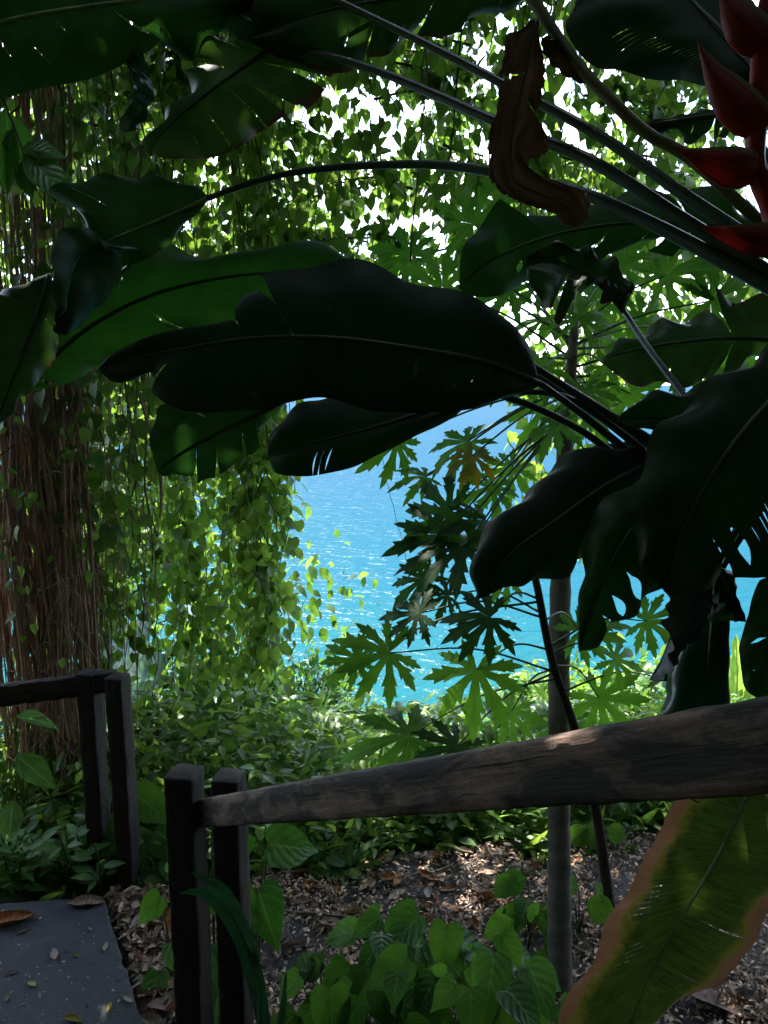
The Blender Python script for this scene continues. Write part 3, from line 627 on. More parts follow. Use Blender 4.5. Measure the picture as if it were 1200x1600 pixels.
# olive petiole carrying the withered leaf
petiole(h3, [(815, -30, 1.32), (860, 42, 1.3), (905, 105, 1.28), (950, 152, 1.26), (1010, 208, 1.24), (1075, 245, 1.22), (1180, 340, 1.19), (1330, 480, 1.14)], .010, .009, 'petioleyel')
Dry = blade(h3, [(838, 30, 1.3), (824, 105, 1.3), (806, 185, 1.3), (797, 245, 1.3), (806, 285, 1.29), (850, 305, 1.28), (885, 325, 1.28), (902, 357, 1.28)],
      [(836, 28), (822, 66), (800, 105), (785, 145), (775, 180), (769, 220), (768, 265), (776, 296), (800, 312), (842, 320), (866, 335), (880, 352), (902, 357)],
      [(842, 28), (847, 60), (853, 100), (856, 140), (847, 170), (845, 192), (858, 214), (850, 235), (826, 246), (828, 268), (862, 277), (895, 288), (925, 302), (922, 336), (902, 357)],
      M['dry'], .025, -.02, .012, .007, clean([(1, .4, .5, 1, .012), (0, .3, .6, 1, .008)]), wfreq=6, ripple=.006, tint=.4, rib=.004, rag=.14)
Dry['label'] = 'withered brown leaf hanging folded'
D5 = blade(h3, [(846, 60, 1.29), (870, 90, 1.285), (905, 118, 1.28), (930, 132, 1.28)], [(846, 58), (878, 80), (912, 112), (930, 132)], [(846, 62), (862, 108), (895, 132), (930, 132)], M['dry'], .01, .02, .01, .01, ripple=.004, tint=.6, N=40, rib=0)
# red inflorescence: zigzag axis with boat-shaped bracts
fl = MB(); ptube(fl, [(1215, -60, .86), (1192, 60, .86), (1186, 170, .86), (1180, 260, .86), (1205, 330, .86), (1222, 420, .87), (1262, 500, .95), (1330, 560, 1.13)], .011, .010, 40, 10)
flo = fl.build('flower', M['bract'], h3)
def bract(base, tip, width, d, sag, tint=.5):
    """a folded boat: two keel-joined sides with an open top"""
    b = np.array(base, float); tp = np.array(tip, float); n = 26; t = np.linspace(0, 1, n)
    ax = tp - b; L = np.linalg.norm(ax); dn = np.array([-ax[1], ax[0]]) / L
    if dn[1] < 0: dn = -dn
    cl = b[None] + ax[None] * t[:, None]
    prof = np.interp(t, [0, .12, .3, .5, .7, .85, 1], [.62, .95, 1, .78, .42, .18, .0])
    upc = cl - dn * (np.sin(np.pi * t) * -sag)[:, None] - dn * (width * .42 * prof)[:, None]
    keel = cl + dn * (width * .58 * prof)[:, None] + dn * (np.sin(np.pi * t) * sag)[:, None]
    m_ = MB(); rows = []
    K = 9; th = np.linspace(-1, 1, 2 * K + 1)
    for i in range(n):
        a = P(upc[i, 0], upc[i, 1], d); k_ = P(keel[i, 0], keel[i, 1], d); hw = .45 * np.linalg.norm(a - k_)
        rows.append(np.array([k_ + (a - k_) * abs(x) ** 1.6 + FWD * hw * np.sin(x * math.pi * .5) * (1 - .25 * abs(x) ** 3) for x in th]))
    V = np.array(rows).reshape(-1, 3); c = 2 * K + 1
    i = (np.arange(n - 1)[:, None] * c + np.arange(c - 1)[None]).ravel()
    lvb = np.stack([np.repeat(t, c), np.tile(np.abs(th), n), np.zeros(n * c)], 1); m_.add(V, [np.stack([i, i + 1, i + c + 1, i + c], 1)], tint, lvb); return m_.build('bract', M['bract'], flo)
bract((1190, 205), (1088, 62), 62, .86, 10)
bract((1195, 80), (1120, -40), 60, .86, 8)
bract((1180, 268), (1050, 228), 58, .86, 6)
bract((1188, 190), (1290, 60), 60, .87, 8)
bract((1205, 290), (1300, 190), 60, .87, 8)
bract((1225, 375), (1085, 350), 50, .85, 8)
# plant 4: left-hand blades
b4 = np.array([-1.5, 1.75, 0]); b4[2] = terr(b4[0], b4[1])
h4 = empty('heliconia_plant', b4, 'heliconia reaching in from the left edge with one glowing green blade', 'plant')
mb = MB(); top = P(-120, 420, 1.75); c = catmull([b4, (b4 + top) / 2 + np.array([-.05, 0, 0]), top], 20); V, F, lv = tube(c, np.linspace(.028, .016, 20), 10); mb.add(V, F, .5, lv); mb.build('stalk', M['petiole'], h4)
Dl = blade(h4, [(15, 625, 1.95), (70, 570, 1.92), (145, 508, 1.9), (235, 462, 1.88), (335, 436, 1.86), (430, 426, 1.86), (525, 430, 1.87), (612, 452, 1.9)],
      [(15, 622), (35, 540), (90, 478), (150, 440), (205, 404), (235, 384), (262, 374), (300, 394), (345, 410), (400, 389), (450, 380), (495, 381), (535, 395), (580, 428), (612, 452)],
      [(15, 628), (60, 614), (110, 600), (150, 577), (200, 548), (260, 526), (330, 508), (400, 494), (480, 484), (560, 472), (612, 452)],
      M['helgreen'], .08, .06, .03, .014, clean([(0, .33, .15, 1, .014), (0, .44, .1, .95, .006), (1, .5, .2, .8, .01), (1, .25, .3, 1, .005), (1, .14, .3, .9, .012)]), tint=.35)
petiole(Dl, [(15, 625, 1.95), (-60, 680, 1.93), (-120, 700, 1.9), (-150, 640, 1.85)], .008, .012)
D2 = blade(h4, [(178, 386, 1.66), (150, 384, 1.64), (122, 402, 1.62), (108, 435, 1.6), (97, 470, 1.6), (86, 503, 1.6)],
      [(178, 384), (142, 356), (106, 352), (82, 368), (75, 418), (79, 468), (86, 503)],
      [(178, 388), (196, 412), (182, 456), (152, 490), (122, 522), (98, 524), (86, 503)], M['heldark'], -.10, .08, .02, .004, tint=.9, N=60, rib=.004)
petiole(D2, [(178, 386, 1.66), (215, 395, 1.75), (150, 450, 1.85), (-100, 560, 1.85)], .004, .008)
D3 = blade(h4, [(78, 430, 1.72), (55, 500, 1.7), (20, 590, 1.68), (-8, 668, 1.68)],
      [(78, 432), (88, 480), (95, 535), (72, 584), (45, 612), (18, 640), (-8, 668)],
      [(78, 428), (30, 440), (-30, 465), (-70, 540), (-50, 640), (-8, 668)], M['heltorn'], .04, .06, .02, .012, clean([(0, .35, .2, 1, .005), (0, .7, .5, 1, .02), (0, .8, .4, 1, .02), (1, .3, .3, 1, .01)]), tint=.2, rag=.06, N=90)
petiole(D3, [(78, 430, 1.72), (40, 455, 1.75), (-60, 530, 1.8), (-130, 600, 1.85)], .006, .010, 'midpale')
Al = blade(h4, [(-140, 95, 1.75), (0, 36, 1.7), (150, 8, 1.68), (300, -10, 1.68), (420, -35, 1.7), (520, -70, 1.72)],
      [(-140, 100), (-70, 160), (0, 153), (60, 142), (120, 128), (180, 108), (232, 80), (258, 62), (284, 92), (306, 92), (330, 58), (420, 10), (520, -70)],
      [(-140, 90), (-80, -60), (60, -120), (250, -140), (420, -120), (520, -70)], M['hel'], .06, .10, .03, .014, clean([(0, .22, .3, .42, .006), (0, .3, .2, .5, .005), (0, .36, .5, .65, .006), (0, .45, .2, .35, .006), (0, .58, .2, 1, .03), (0, .64, .5, .65, .02)]), tint=.25, ribmat='midpale', rib=.006)
petiole(Al, [(-140, 95, 1.75), (-200, 200, 1.78), (-140, 430, 1.78)], .009, .013)
X1 = blade(h4, [(205, 85, 1.72), (212, 130, 1.72), (205, 170, 1.72), (188, 208, 1.72)], [(205, 83), (222, 100), (214, 150), (200, 190), (188, 208)], [(205, 90), (235, 130), (240, 160), (215, 195), (188, 208)], M['strap'], .03, -.04, .02, .004, ripple=.005, tint=.9, N=50)
petiole(X1, [(205, 85, 1.72), (190, 40, 1.72), (60, -60, 1.75), (-200, 180, 1.8)], .004, .01)
# plant 5: yellowing blade bottom right
b5 = np.array([1.25, 1.75, 0]); b5[2] = terr(b5[0], b5[1])
h5 = empty('heliconia_plant', b5, 'heliconia below the rail at bottom right with a brown-edged yellowing blade', 'plant')
Rl = blade(h5, [(1175, 1225, 1.75), (1125, 1330, 1.78), (1065, 1435, 1.82), (1012, 1535, 1.88), (975, 1625, 1.95)],
      [(1172, 1222), (1100, 1222), (1056, 1250), (1035, 1295), (1010, 1340), (988, 1388), (952, 1428), (936, 1482), (918, 1510), (890, 1540), (870, 1580), (872, 1620), (975, 1630)],
      [(1178, 1225), (1260, 1280), (1270, 1370), (1215, 1410), (1192, 1432), (1172, 1480), (1142, 1520), (1090, 1545), (1040, 1580), (975, 1630)],
      M['heledge'], .10, .08, .02, .006, clean(pin(6, 0, .42, .45, 71, .25, .004) + pin(4, 0, .6, .4, 72, .2, .005) + [(1, .55, .2, .8, .006), (1, .72, .3, .6, .006), (0, .08, .4, 1, .02), (0, .16, .6, .9, .006)]), tint=.3, rag=.02, ribmat='midpale', rib=.006, Mx=14)
petiole(Rl, [(1175, 1225, 1.75), (1210, 1180, 1.72), (1260, 1190, 1.72), (1290, 1350, 1.75)], .008, .012)
mb = MB(); top = P(1290, 1350, 1.75); c = catmull([b5, (b5 + top) / 2, top], 12); V, F, lv = tube(c, np.linspace(.022, .014, 12), 10); mb.add(V, F, .5, lv); mb.build('stalk', M['petiole'], h5)

# ------------------------------------------------------------------ timber handrails
def timber(mb, p0, p1, wd, ht, up=(0, 0, 1), n=40, bev=.0035, tint=0.0, rough=.0018):
    p0 = np.asarray(p0, float); p1 = np.asarray(p1, float)
    ax = nrm(p1 - p0); sd_ = nrm(np.cross(ax, up)); u = np.cross(sd_, ax); L = np.linalg.norm(p1 - p0)
    prof = []
    w2, h2_ = wd / 2, ht / 2
    for sx, sy in ((1, 1), (-1, 1), (-1, -1), (1, -1)):
        c_ = [(w2 * sx, (h2_ - bev) * sy), ((w2 - bev) * sx, h2_ * sy)]
        if sx * sy < 0: c_ = c_[::-1]
        prof += c_
    prof = np.array(prof)
    # subdivide the faces of the profile so they can be uneven
    pp = []
    for a, b in zip(prof, np.roll(prof, -1, 0)):
        m_ = 4 if np.linalg.norm(b - a) > bev * 3 else 1
        for q in range(m_): pp.append(a + (b - a) * q / m_)
    prof = np.array(pp); k = len(prof)
    ts = np.concatenate([[0, bev / L], np.linspace(bev * 2 / L, 1 - bev * 2 / L, n), [1 - bev / L, 1]])
    sc = np.ones(len(ts)); sc[0] = sc[-1] = 1 - 2 * bev / wd
    V = []; lv = []
    jit = rng.normal(0, rough, (len(ts), k)); jit = (jit + np.roll(jit, 1, 0) + np.roll(jit, 1, 1)) / 2
    for i, t in enumerate(ts):
        q = prof * sc[i]; r = 1 + jit[i] / (np.linalg.norm(q, axis=1) + 1e-6)
        q = q * r[:, None]
        V.append(p0 + (p1 - p0) * t + q[:, :1] * sd_ + q[:, 1:] * u)
        lv.append(np.c_[np.full(k, t * L), q])
    V = np.vstack(V); lv = np.vstack(lv); m = len(ts)
    i = np.arange(m - 1)[:, None] * k; j = np.arange(k)[None]; j2 = (j + 1) % k
    Q = np.stack([i + j, i + j2, i + k + j2, i + k + j], -1).reshape(-1, 4)
    mb.add(V, [Q, np.arange(k)[::-1][None], ((m - 1) * k + np.arange(k))[None]], tint, lv)
PW = .098
pA = P(296, 1400, 2.5); pB = P(364, 1400, 2.68)
f1 = empty('handrail', (pA[0], pA[1], 0), 'weathered timber handrail with brown patches running from twin dark posts to the right edge', 'handrail')
for (q, ptop) in ((pA, 1188), (pB, 1194)):
    d = q[1] / FWD[1]
    zt = P(300, ptop, 2.5 if q is pA else 2.68)[2]
    m_ = MB(); timber(m_, (q[0], q[1], -.1), (q[0], q[1], zt), PW * .93, PW, (0.2, 1, 0), tint=0.0, n=50); m_.build('post', M['wood'], f1, smooth=False)
r0 = P(316, 1270, 2.47); r1 = P(1330, 1146, .655)
r1 = r1 + (r1 - r0) * .3
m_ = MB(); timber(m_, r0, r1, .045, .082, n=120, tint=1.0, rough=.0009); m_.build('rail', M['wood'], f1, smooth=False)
m_ = MB(); q = r1 - (r1 - r0) * .02 + np.array([.06, .02, 0]); timber(m_, (q[0], q[1], -.1), (q[0], q[1], r1[2] + .12), PW * .93, PW, (0.2, 1, 0), tint=0.0, n=50); m_.build('post', M['wood'], f1, smooth=False)
pC = P(198, 1300, 3.62); pD = P(155, 1300, 3.72)
f2 = empty('handrail', (pC[0], pC[1], 0), 'far dark timber handrail at left beside the hanging roots, with two square posts', 'handrail')
for (q, ptop, d) in ((pC, 1040, 3.62), (pD, 1033, 3.72)):
    zt = P(200, ptop, d)[2]
    m_ = MB(); timber(m_, (q[0], q[1], -.1), (q[0], q[1], zt), .082, .088, (0.2, 1, 0), tint=0.0, n=40); m_.build('post', M['wood'], f2, smooth=False)
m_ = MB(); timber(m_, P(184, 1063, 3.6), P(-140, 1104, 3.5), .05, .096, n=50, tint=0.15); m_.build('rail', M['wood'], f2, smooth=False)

# ------------------------------------------------------------------ papaya trees
def palm_mesh(mb, org, ydir, zdir, L, tint=.5, droop=.22, nl=9, toothy=1.0):
    y = nrm(ydir); x = nrm(np.cross(y, zdir)); z = np.cross(x, y)
    angs = np.linspace(-142, 142, nl); half = (angs[1] - angs[0]) / 2
    st = np.array([.24, .40, .54, .60, .72, .77, .90, 1.0]); wd = np.array([0, .085, .165, .10, .145, .08, .05, 0])
    for q, a in enumerate(angs):
        l = L * (1 - .42 * (abs(a) / 142) ** 1.3) * rng.uniform(.9, 1.08); ar = R(a + rng.normal(0, 3))
        dr = droop * rng.uniform(.5, 2.2)
        ax = np.array([math.sin(ar), math.cos(ar)]); pr = np.array([math.cos(ar), -math.sin(ar)])
        pts2 = [np.array([0, 0])]; mids = [0]; V = [np.array([0, 0])]
        c_ = [ax * s * l for s in st]
        le = [None] * len(st); ri = [None] * len(st)
        for k, s in enumerate(st):
            if k == 0:
                al, ar2 = R(a - half), R(a + half); rr = .24 * L * .8
                le[k] = rr * np.array([math.sin(al), math.cos(al)]); ri[k] = rr * np.array([math.sin(ar2), math.cos(ar2)])
            else:
                sh = .07 * l * (1 if k in (2, 4) else 0) * toothy
                le[k] = c_[k] - pr * wd[k] * l * rng.uniform(.85, 1.15) + ax * sh; ri[k] = c_[k] + pr * wd[k] * l * rng.uniform(.85, 1.15) + ax * sh
        pts = [np.array([0., 0.])] + c_ + le + ri; m = len(st)
        p2 = np.array(pts); rr = np.linalg.norm(p2, axis=1) / L
        off = np.abs(p2 @ pr) / L
        zz = -dr * L * np.clip(rr - .05, 0, None) ** 2 * 1.5 + off * L * .25 * (rr > .35)
        W = org + p2[:, :1] * x + p2[:, 1:] * y + zz[:, None] * z
        T = [(0, 1 + m, 1), (0, 1, 1 + 2 * m)]; Q = []
        for k in range(m - 1):
            Q.append((1 + k, 1 + m + k, 1 + m + k + 1, 1 + k + 1)); Q.append((1 + k, 1 + k + 1, 1 + 2 * m + k + 1, 1 + 2 * m + k))
        lv = np.zeros((len(W), 3)); lv[:, 0] = rr; lv[1 + m:, 1] = 1
        mb.add(W, [np.array(T), np.array(Q)], tint, lv)
def papaya_leaf(root, src, px, py, d, Lp, ang, tilt, mat='papaya', tint=.5, pr=.0045, droop=.22, sag=0.03):
    o_ = P(px, py, d); L = Lp * .92 * d / FPX
    view = nrm(CAM - o_); a = R(ang)
    ydir = math.cos(a) * RGT + math.sin(a) * UPV
    z = nrm(view * (1 - tilt) + np.array([0, 0, 1]) * tilt + rng.normal(0, .22, 3))
    ydir = nrm(ydir - z * (ydir @ z))
    mb = MB(); palm_mesh(mb, o_, ydir, z, L, tint, droop)
    lf = mb.build('leaf', M[mat], root, smooth=False)
    src = np.asarray(src, float); mid_ = (src + o_) / 2 + np.array([0, 0, sag])
    c = catmull([src, mid_, o_], 16); V, F, lv = tube(c, np.linspace(pr * 1.3, pr * .7, 16), 7); MB().add(V, F, .5, lv).build('petiole', M['greenstem'], lf)
    return lf
tb = G(876, 1552, 0)
pap = empty('papaya_tree', tb, 'slender papaya tree with a bare grey trunk rising behind the rail', 'tree')
c = catmull([tb - np.array([0, 0, .05]), P(874, 1400, 3.05), P(873, 1150, 3.08), P(876, 900, 3.1), P(884, 680, 3.12), P(894, 560, 3.14), P(898, 500, 3.14)], 60)
rad = np.interp(np.linspace(0, 1, 60), [0, .05, .3, .6, .85, 1], [.056, .048, .044, .042, .032, .016]) * (1 + .05 * np.sin(np.arange(60) * 2.4))
V, F, lv = tube(c, rad, 16); MB().add(V, F, .5, lv).build('trunk', M['ptrunk'], pap)
AP = lambda y: P(893, y, 3.14)
for (sy, px, py, d, Lp, ang, tilt, tint, mat) in (
    (560, 692, 452, 3.0, 95, 150, .35, .9, 'papaya'), (545, 740, 350, 3.5, 110, 110, .4, .3, 'papaya'), (540, 800, 452, 3.3, 95, 160, .5, .6, 'papaya'),
    (520, 845, 440, 3.7, 90, 120, .45, .6, 'papaya'), (510, 905, 425, 3.6, 100, 90, .4, .7, 'papaya'), (510, 965, 415, 3.5, 100, 60, .4, .6, 'papaya'),
    (520, 1040, 430, 3.2, 115, 20, .5, .4, 'papaya'), (540, 1110, 470, 3.1, 110, 0, .55, .4, 'papaya'), (575, 1050, 560, 3.0, 110, -20, .4, .5, 'papaya'),
    (590, 1155, 592, 3.2, 100, -10, .6, .5, 'papaya'), (600, 985, 615, 3.3, 85, -50, .35, .6, 'papaya'), (610, 730, 690, 2.9, 92, 200, .35, .6, 'papaya'),
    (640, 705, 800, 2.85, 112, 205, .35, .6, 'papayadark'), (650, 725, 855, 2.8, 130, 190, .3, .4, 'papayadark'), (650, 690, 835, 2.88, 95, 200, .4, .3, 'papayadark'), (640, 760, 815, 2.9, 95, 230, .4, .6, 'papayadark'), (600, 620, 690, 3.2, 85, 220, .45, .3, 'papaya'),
    (620, 800, 730, 3.4, 70, 230, .4, .6, 'papaya'), (560, 780, 585, 3.5, 80, 180, .4, .6, 'papaya'), (530, 640, 400, 3.6, 90, 150, .5, .4, 'papaya'), (600, 665, 745, 3.0, 62, 200, .4, .4, 'papaya'), (620, 770, 760, 3.1, 75, 240, .45, .5, 'papaya'), (545, 1000, 500, 3.5, 80, 10, .4, .7, 'papaya'), (540, 850, 500, 3.8, 70, 140, .4, .8, 'papaya'), (640, 660, 905, 2.9, 75, 215, .4, .2, 'papayadark'), (520, 930, 470, 3.9, 95, 80, .4, .5, 'papaya'), (530, 985, 545, 3.7, 95, 20, .4, .6, 'papaya'), (540, 1060, 510, 3.5, 100, 5, .45, .4, 'papaya'), (570, 930, 640, 3.6, 85, 290, .4, .5, 'papaya'), (560, 850, 640, 3.6, 85, 230, .4, .6, 'papaya'), (510, 870, 400, 3.9, 95, 110, .4, .5, 'papaya'), (545, 1120, 560, 3.6, 90, -10, .4, .5, 'papaya'), (560, 850, 575, 2.85, 70, 230, .4, .6, 'papaya'), (600, 915, 610, 2.9, 75, 280, .35, .5, 'papaya'), (620, 870, 665, 2.85, 70, 250, .4, .4, 'papaya'), (520, 905, 500, 2.9, 80, 80, .4, .7, 'papaya'), (560, 945, 570, 2.95, 70, 330, .4, .6, 'papaya')):
    papaya_leaf(pap, AP(sy), px, py, d, Lp, ang, tilt, mat, tint)
yl = papaya_leaf(pap, AP(615), 738, 712, 2.8, 62, 250, .3, 'papayayel', .5); yl['label'] = 'yellowing papaya leaf'
# young leaning papaya in front of it
tb2 = G(955, 1418, 0)
pap2 = empty('papaya_tree', tb2, 'young leaning papaya with palmate leaves spread against the turquoise water', 'tree')
c = catmull([tb2 - np.array([0, 0, .05]), P(932, 1270, 3.3), P(898, 1140, 3.0), P(862, 1030, 2.75), P(838, 910, 2.6), P(822, 860, 2.55)], 40)
V, F, lv = tube(c, np.linspace(.026, .012, 40), 10); MB().add(V, F, .5, lv).build('trunk', M['bark'], pap2)
for (sx, sy, sdp, px, py, d, Lp, ang, tilt, tint) in (
    (848, 965, 2.66, 655, 958, 2.6, 80, 170, .3, .15), (868, 1050, 2.78, 608, 1020, 2.6, 105, 200, .3, .5), (858, 1015, 2.72, 745, 1045, 2.5, 110, 265, .2, .75),
    (840, 935, 2.62, 765, 965, 2.45, 100, 200, .4, .1), (838, 915, 2.6, 795, 900, 2.7, 75, 150, .45, .6), (872, 1060, 2.8, 640, 1150, 3.0, 120, 190, .5, .35),
    (868, 1050, 2.78, 715, 1165, 2.9, 100, 240, .45, .3), (850, 970, 2.68, 905, 985, 2.9, 90, 10, .45, .4), (858, 1010, 2.72, 1010, 970, 2.8, 85, -20, .35, .35),
    (868, 1040, 2.76, 935, 1090, 3.0, 95, -40, .35, .5), (880, 1080, 2.85, 1040, 1060, 3.1, 90, -20, .4, .6), (875, 1070, 2.82, 880, 1130, 3.2, 95, 260, .4, .5), (842, 940, 2.63, 560, 1030, 2.65, 70, 185, .35, .45), (850, 960, 2.66, 700, 930, 2.8, 60, 170, .4, .3), (866, 1045, 2.78, 800, 1110, 3.1, 80, 240, .4, .6), (860, 1020, 2.74, 960, 1030, 2.9, 70, -10, .4, .6)):
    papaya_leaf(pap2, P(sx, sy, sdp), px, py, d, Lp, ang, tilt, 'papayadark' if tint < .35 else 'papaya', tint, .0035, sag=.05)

# ------------------------------------------------------------------ tree of hanging roots at the left
bt = np.array([-3.25, 4.8, 0]); bt[2] = terr(bt[0], bt[1])
fig = empty('banyan_tree', bt, 'strangler tree at the left edge cloaked in a thick reddish brown curtain of hanging roots', 'tree')
c = catmull([bt, bt + np.array([-.1, .1, 1.5]), bt + np.array([-.05, .2, 3.2]), bt + np.array([.1, .3, 6.2])], 30)
V, F, lv = tube(c, np.interp(np.linspace(0, 1, 30), [0, .1, .5, 1], [.34, .22, .2, .18]) * (1 + .08 * rng.normal(size=30)), 18); MB().add(V, F, .5, lv).build('trunk', M['bark'], fig)
mb = MB()
for (a, b, r_) in (((0, 0, 4.6), (2.9, .5, 5.9), .07), ((0, 0, 5.0), (2.2, 1.6, 6.2), .06), ((0, 0, 3.3), (1.4, -.2, 3.75), .028), ((0, .1, 5.2), (-1.5, 1, 6.5), .07), ((.1, .2, 5.6), (3.6, 1.0, 6.3), .07), ((2.2, .7, 6.0), (6.0, .6, 6.4), .05)):
    a = bt + np.array(a); b = bt + np.array(b); m_ = (a + b) / 2 + np.array([0, 0, .15]); V, F, lv = tube(catmull([a, m_, b], 14), np.linspace(r_, r_ * .35, 14), 10); MB().add(V, F, .5, lv).build('limb', M['bark'], fig)
def root_path(px, d, py0, py1, sway, n=26, lean=0):
    q = P(px, 800, d); z0 = P(px, py0, d)[2]; z1 = P(px, py1, d)[2]
    t = np.linspace(0, 1, n); ph = rng.uniform(0, 6.28, 4); fr = rng.uniform(.5, 2.5, 2)
    x = q[0] + sway * (np.sin(6.28 * fr[0] * t + ph[0]) + .5 * np.sin(6.28 * 2.3 * fr[1] * t + ph[1])) + lean * t
    y = q[1] + sway * np.sin(6.28 * fr[1] * t + ph[2])
    return np.stack([x, y, z0 + (z1 - z0) * t], 1)
def rpx():
    u = rng.random()
    return rng.normal(50, 44) if u < .68 else (rng.uniform(95, 130) if u < .86 else rng.uniform(120, 250))
for k in range(100):
    px = rpx(); d = rng.uniform(3.95, 4.5)
    bot = rng.uniform(1290, 1345) if px < 125 else rng.uniform(500, 1200)
    c = root_path(px, d, 520 if k % 5 < 3 else -150, bot, rng.uniform(.008, .045), lean=rng.normal(0, .05))
    r_ = rng.choice([.004, .006, .009, .013], p=[.35, .35, .2, .1]); V, F, lv = tube(c, r_ * (1 + .2 * np.sin(np.arange(26) * 1.7)), 6)
    MB().add(V, F, rng.uniform(.1, 1), lv).build('root', M['root'], fig)
mb = MB()
for k in range(270):
    px = rpx() + rng.normal(0, 6); d = rng.uniform(3.95, 4.8); bot = rng.uniform(1250, 1345) if px < 125 else rng.uniform(420, 1250)
    c = root_path(px, d, rng.choice([-150, 480, 550, 650]), bot, rng.uniform(.008, .05), 22, rng.normal(0, .07)); V, F, lv = tube(c, rng.uniform(.0012, .004), 4, False); mb.add(V, F, rng.uniform(.1, 1), lv)
for k in range(260):        # short tangled rootlets low on the curtain
    q = P(rng.normal(80, 50), rng.uniform(600, 1330), rng.uniform(3.9, 4.2)); dv = nrm(rng.normal(size=3) * np.array([.8, .4, 1])); ln = rng.uniform(.08, .35)
    c = catmull([q, q + dv * ln * .5 + rng.normal(0, .03, 3), q + dv * ln + np.array([0, 0, -.08])], 8); V, F, lv = tube(c, rng.uniform(.001, .0025), 4, False); mb.add(V, F, rng.uniform(.3, 1), lv)
tag(mb.build('rootlets', M['root'], fig), kind='stuff')
mb = MB(); n = 14000     # crown, unseen above the frame, spread and thickened to block the sun
cx = np.stack([rng.uniform(-1.2, 6.4, n), rng.uniform(-2.6, 1.9, n), rng.normal(0, .35, n)], 1) + bt + np.array([0.0, 0, 6.1]); cx[:, 2] = np.maximum(cx[:, 2], 2.35 + .52 * cx[:, 1] + .35)
leaves(mb, 'ovate', cx, nrm(rdir(n) + np.array([0, 0, -.5])), nrm(rdir(n) + np.array([0, 0, 1.2])), rng.uniform(.14, .26, n), rng.random(n)); mb.build('crown', M['canopy'], fig)

def canopy_branch(px, py, d, ang, Lp, mat):
    """a drooping leafy branch of the strangler tree"""
    a = P(px, py, d); L = Lp * d / FPX; dv = nrm(math.cos(R(ang)) * RGT + math.sin(R(ang)) * UPV + rng.normal(0, .35) * FWD)
    c = catmull([a, a + dv * L * .5 + np.array([0, 0, .06 * L]), a + dv * L + np.array([0, 0, -.12 * L])], 20)
    V, F, lv = tube(c, np.linspace(.010, .003, 20), 6); mbs = MB().add(V, F, .5, lv); pts = []; dirs = []
    for q in range(9):
        t = rng.uniform(.1, 1); s_ = np.array([np.interp(t, np.linspace(0, 1, 20), c[:, k]) for k in range(3)]); e = s_ + nrm(dv * .6 + rng.normal(0, .6, 3) + np.array([0, 0, -.3])) * rng.uniform(.15, .4)
        cc = catmull([s_, (s_ + e) / 2 + np.array([0, 0, .02]), e], 6); V, F, lv = tube(cc, np.linspace(.004, .0015, 6), 4, False); mbs.add(V, F, .5, lv)
        m_ = 11; u = np.linspace(.1, 1, m_)[:, None]; pts.append(s_ + (e - s_) * u + rng.normal(0, .02, (m_, 3))); sg = np.where(np.arange(m_) % 2, 1, -1)[:, None]
        sd_ = nrm(np.cross(e - s_, rng.normal(size=3))); dirs.append(nrm(nrm(e - s_) * .6 + sd_ * sg + np.array([0, 0, -.35]) + rng.normal(0, .25, (m_, 3))))
    o = mbs.build('branch', M['stem'], fig); p = np.vstack(pts); tp = np.vstack(dirs); n = len(p)
    mb = MB(); leaves(mb, 'heart', p, tp, nrm(rng.normal(0, .5, (n, 3)) + np.array([0, -.5, .8])), .082 * rng.uniform(.55, 1.2, n), rng.random(n), rng.uniform(.9, 1.2, n)); mb.build('foliage', M[mat], o)
# ------------------------------------------------------------------ hanging creepers
def vine(px, d, py0, py1, step=.05, size=.09, mat='vine', kind='heart', label='', group='', spread=.07, sway=.06, tint=(.1, .9), bare=0.0):
    c = root_path(px, d, py0, py1, sway, 30)
    o = empty('hanging_vine', c[0], label, 'vine', group)
    V, F, lv = tube(c, np.linspace(.005, .002, 30), 5, False); MB().add(V, F, .5, lv).build('stem', M['stem'], o)
    L = abs(c[0, 2] - c[-1, 2]); n = max(6, int(L / step)); t = np.sort(rng.uniform(bare, 1, n))
    p = np.stack([np.interp(t, np.linspace(0, 1, 30), c[:, k]) for k in range(3)], 1)
    az = rng.uniform(0, 6.28, n); lat = np.stack([np.cos(az), np.sin(az), np.zeros(n)], 1)
    p = p + lat * (np.abs(rng.normal(0, spread, n)) + .012)[:, None]
    tip = nrm(np.array([0, 0, -1]) + lat * rng.uniform(.1, 1.2, n)[:, None] + rng.normal(0, .35, (n, 3)))
    nh = nrm(lat + np.array([0, -.5, .5]) + rng.normal(0, .5, (n, 3)))
    mb = MB(); leaves(mb, kind, p, tip, nh, size * rng.uniform(.55, 1.2, n), rng.uniform(*tint, n), rng.uniform(.85, 1.2, n)); mb.build('foliage', M[mat], o)
    return o
def ramp_int(x, xs_, ys_): return float(np.interp(x, xs_, ys_))
g1 = 'leafy vines of the left curtain'
for k in range(30):
    px = rng.uniform(225, 445)
    vine(px, rng.uniform(4.8, 6.3), rng.uniform(-160, 60), ramp_int(px, [225, 330, 400, 445], [1150, 1130, 1060, 850]) + rng.normal(0, 45), .032, .085, label='leafy vine in the thick green curtain hanging left of the open water', group=g1, spread=.11)
for k in range(9):
    px = rng.uniform(385, 432)
    vine(px, rng.uniform(4.6, 5.2), rng.uniform(380, 620), ramp_int(px, [385, 432], [1120, 1010]) + rng.normal(0, 40), .03, .085, label='leafy vine in the fringe that trails down right beside the open water', group='vines edging the water', spread=.05, tint=(.3, 1))
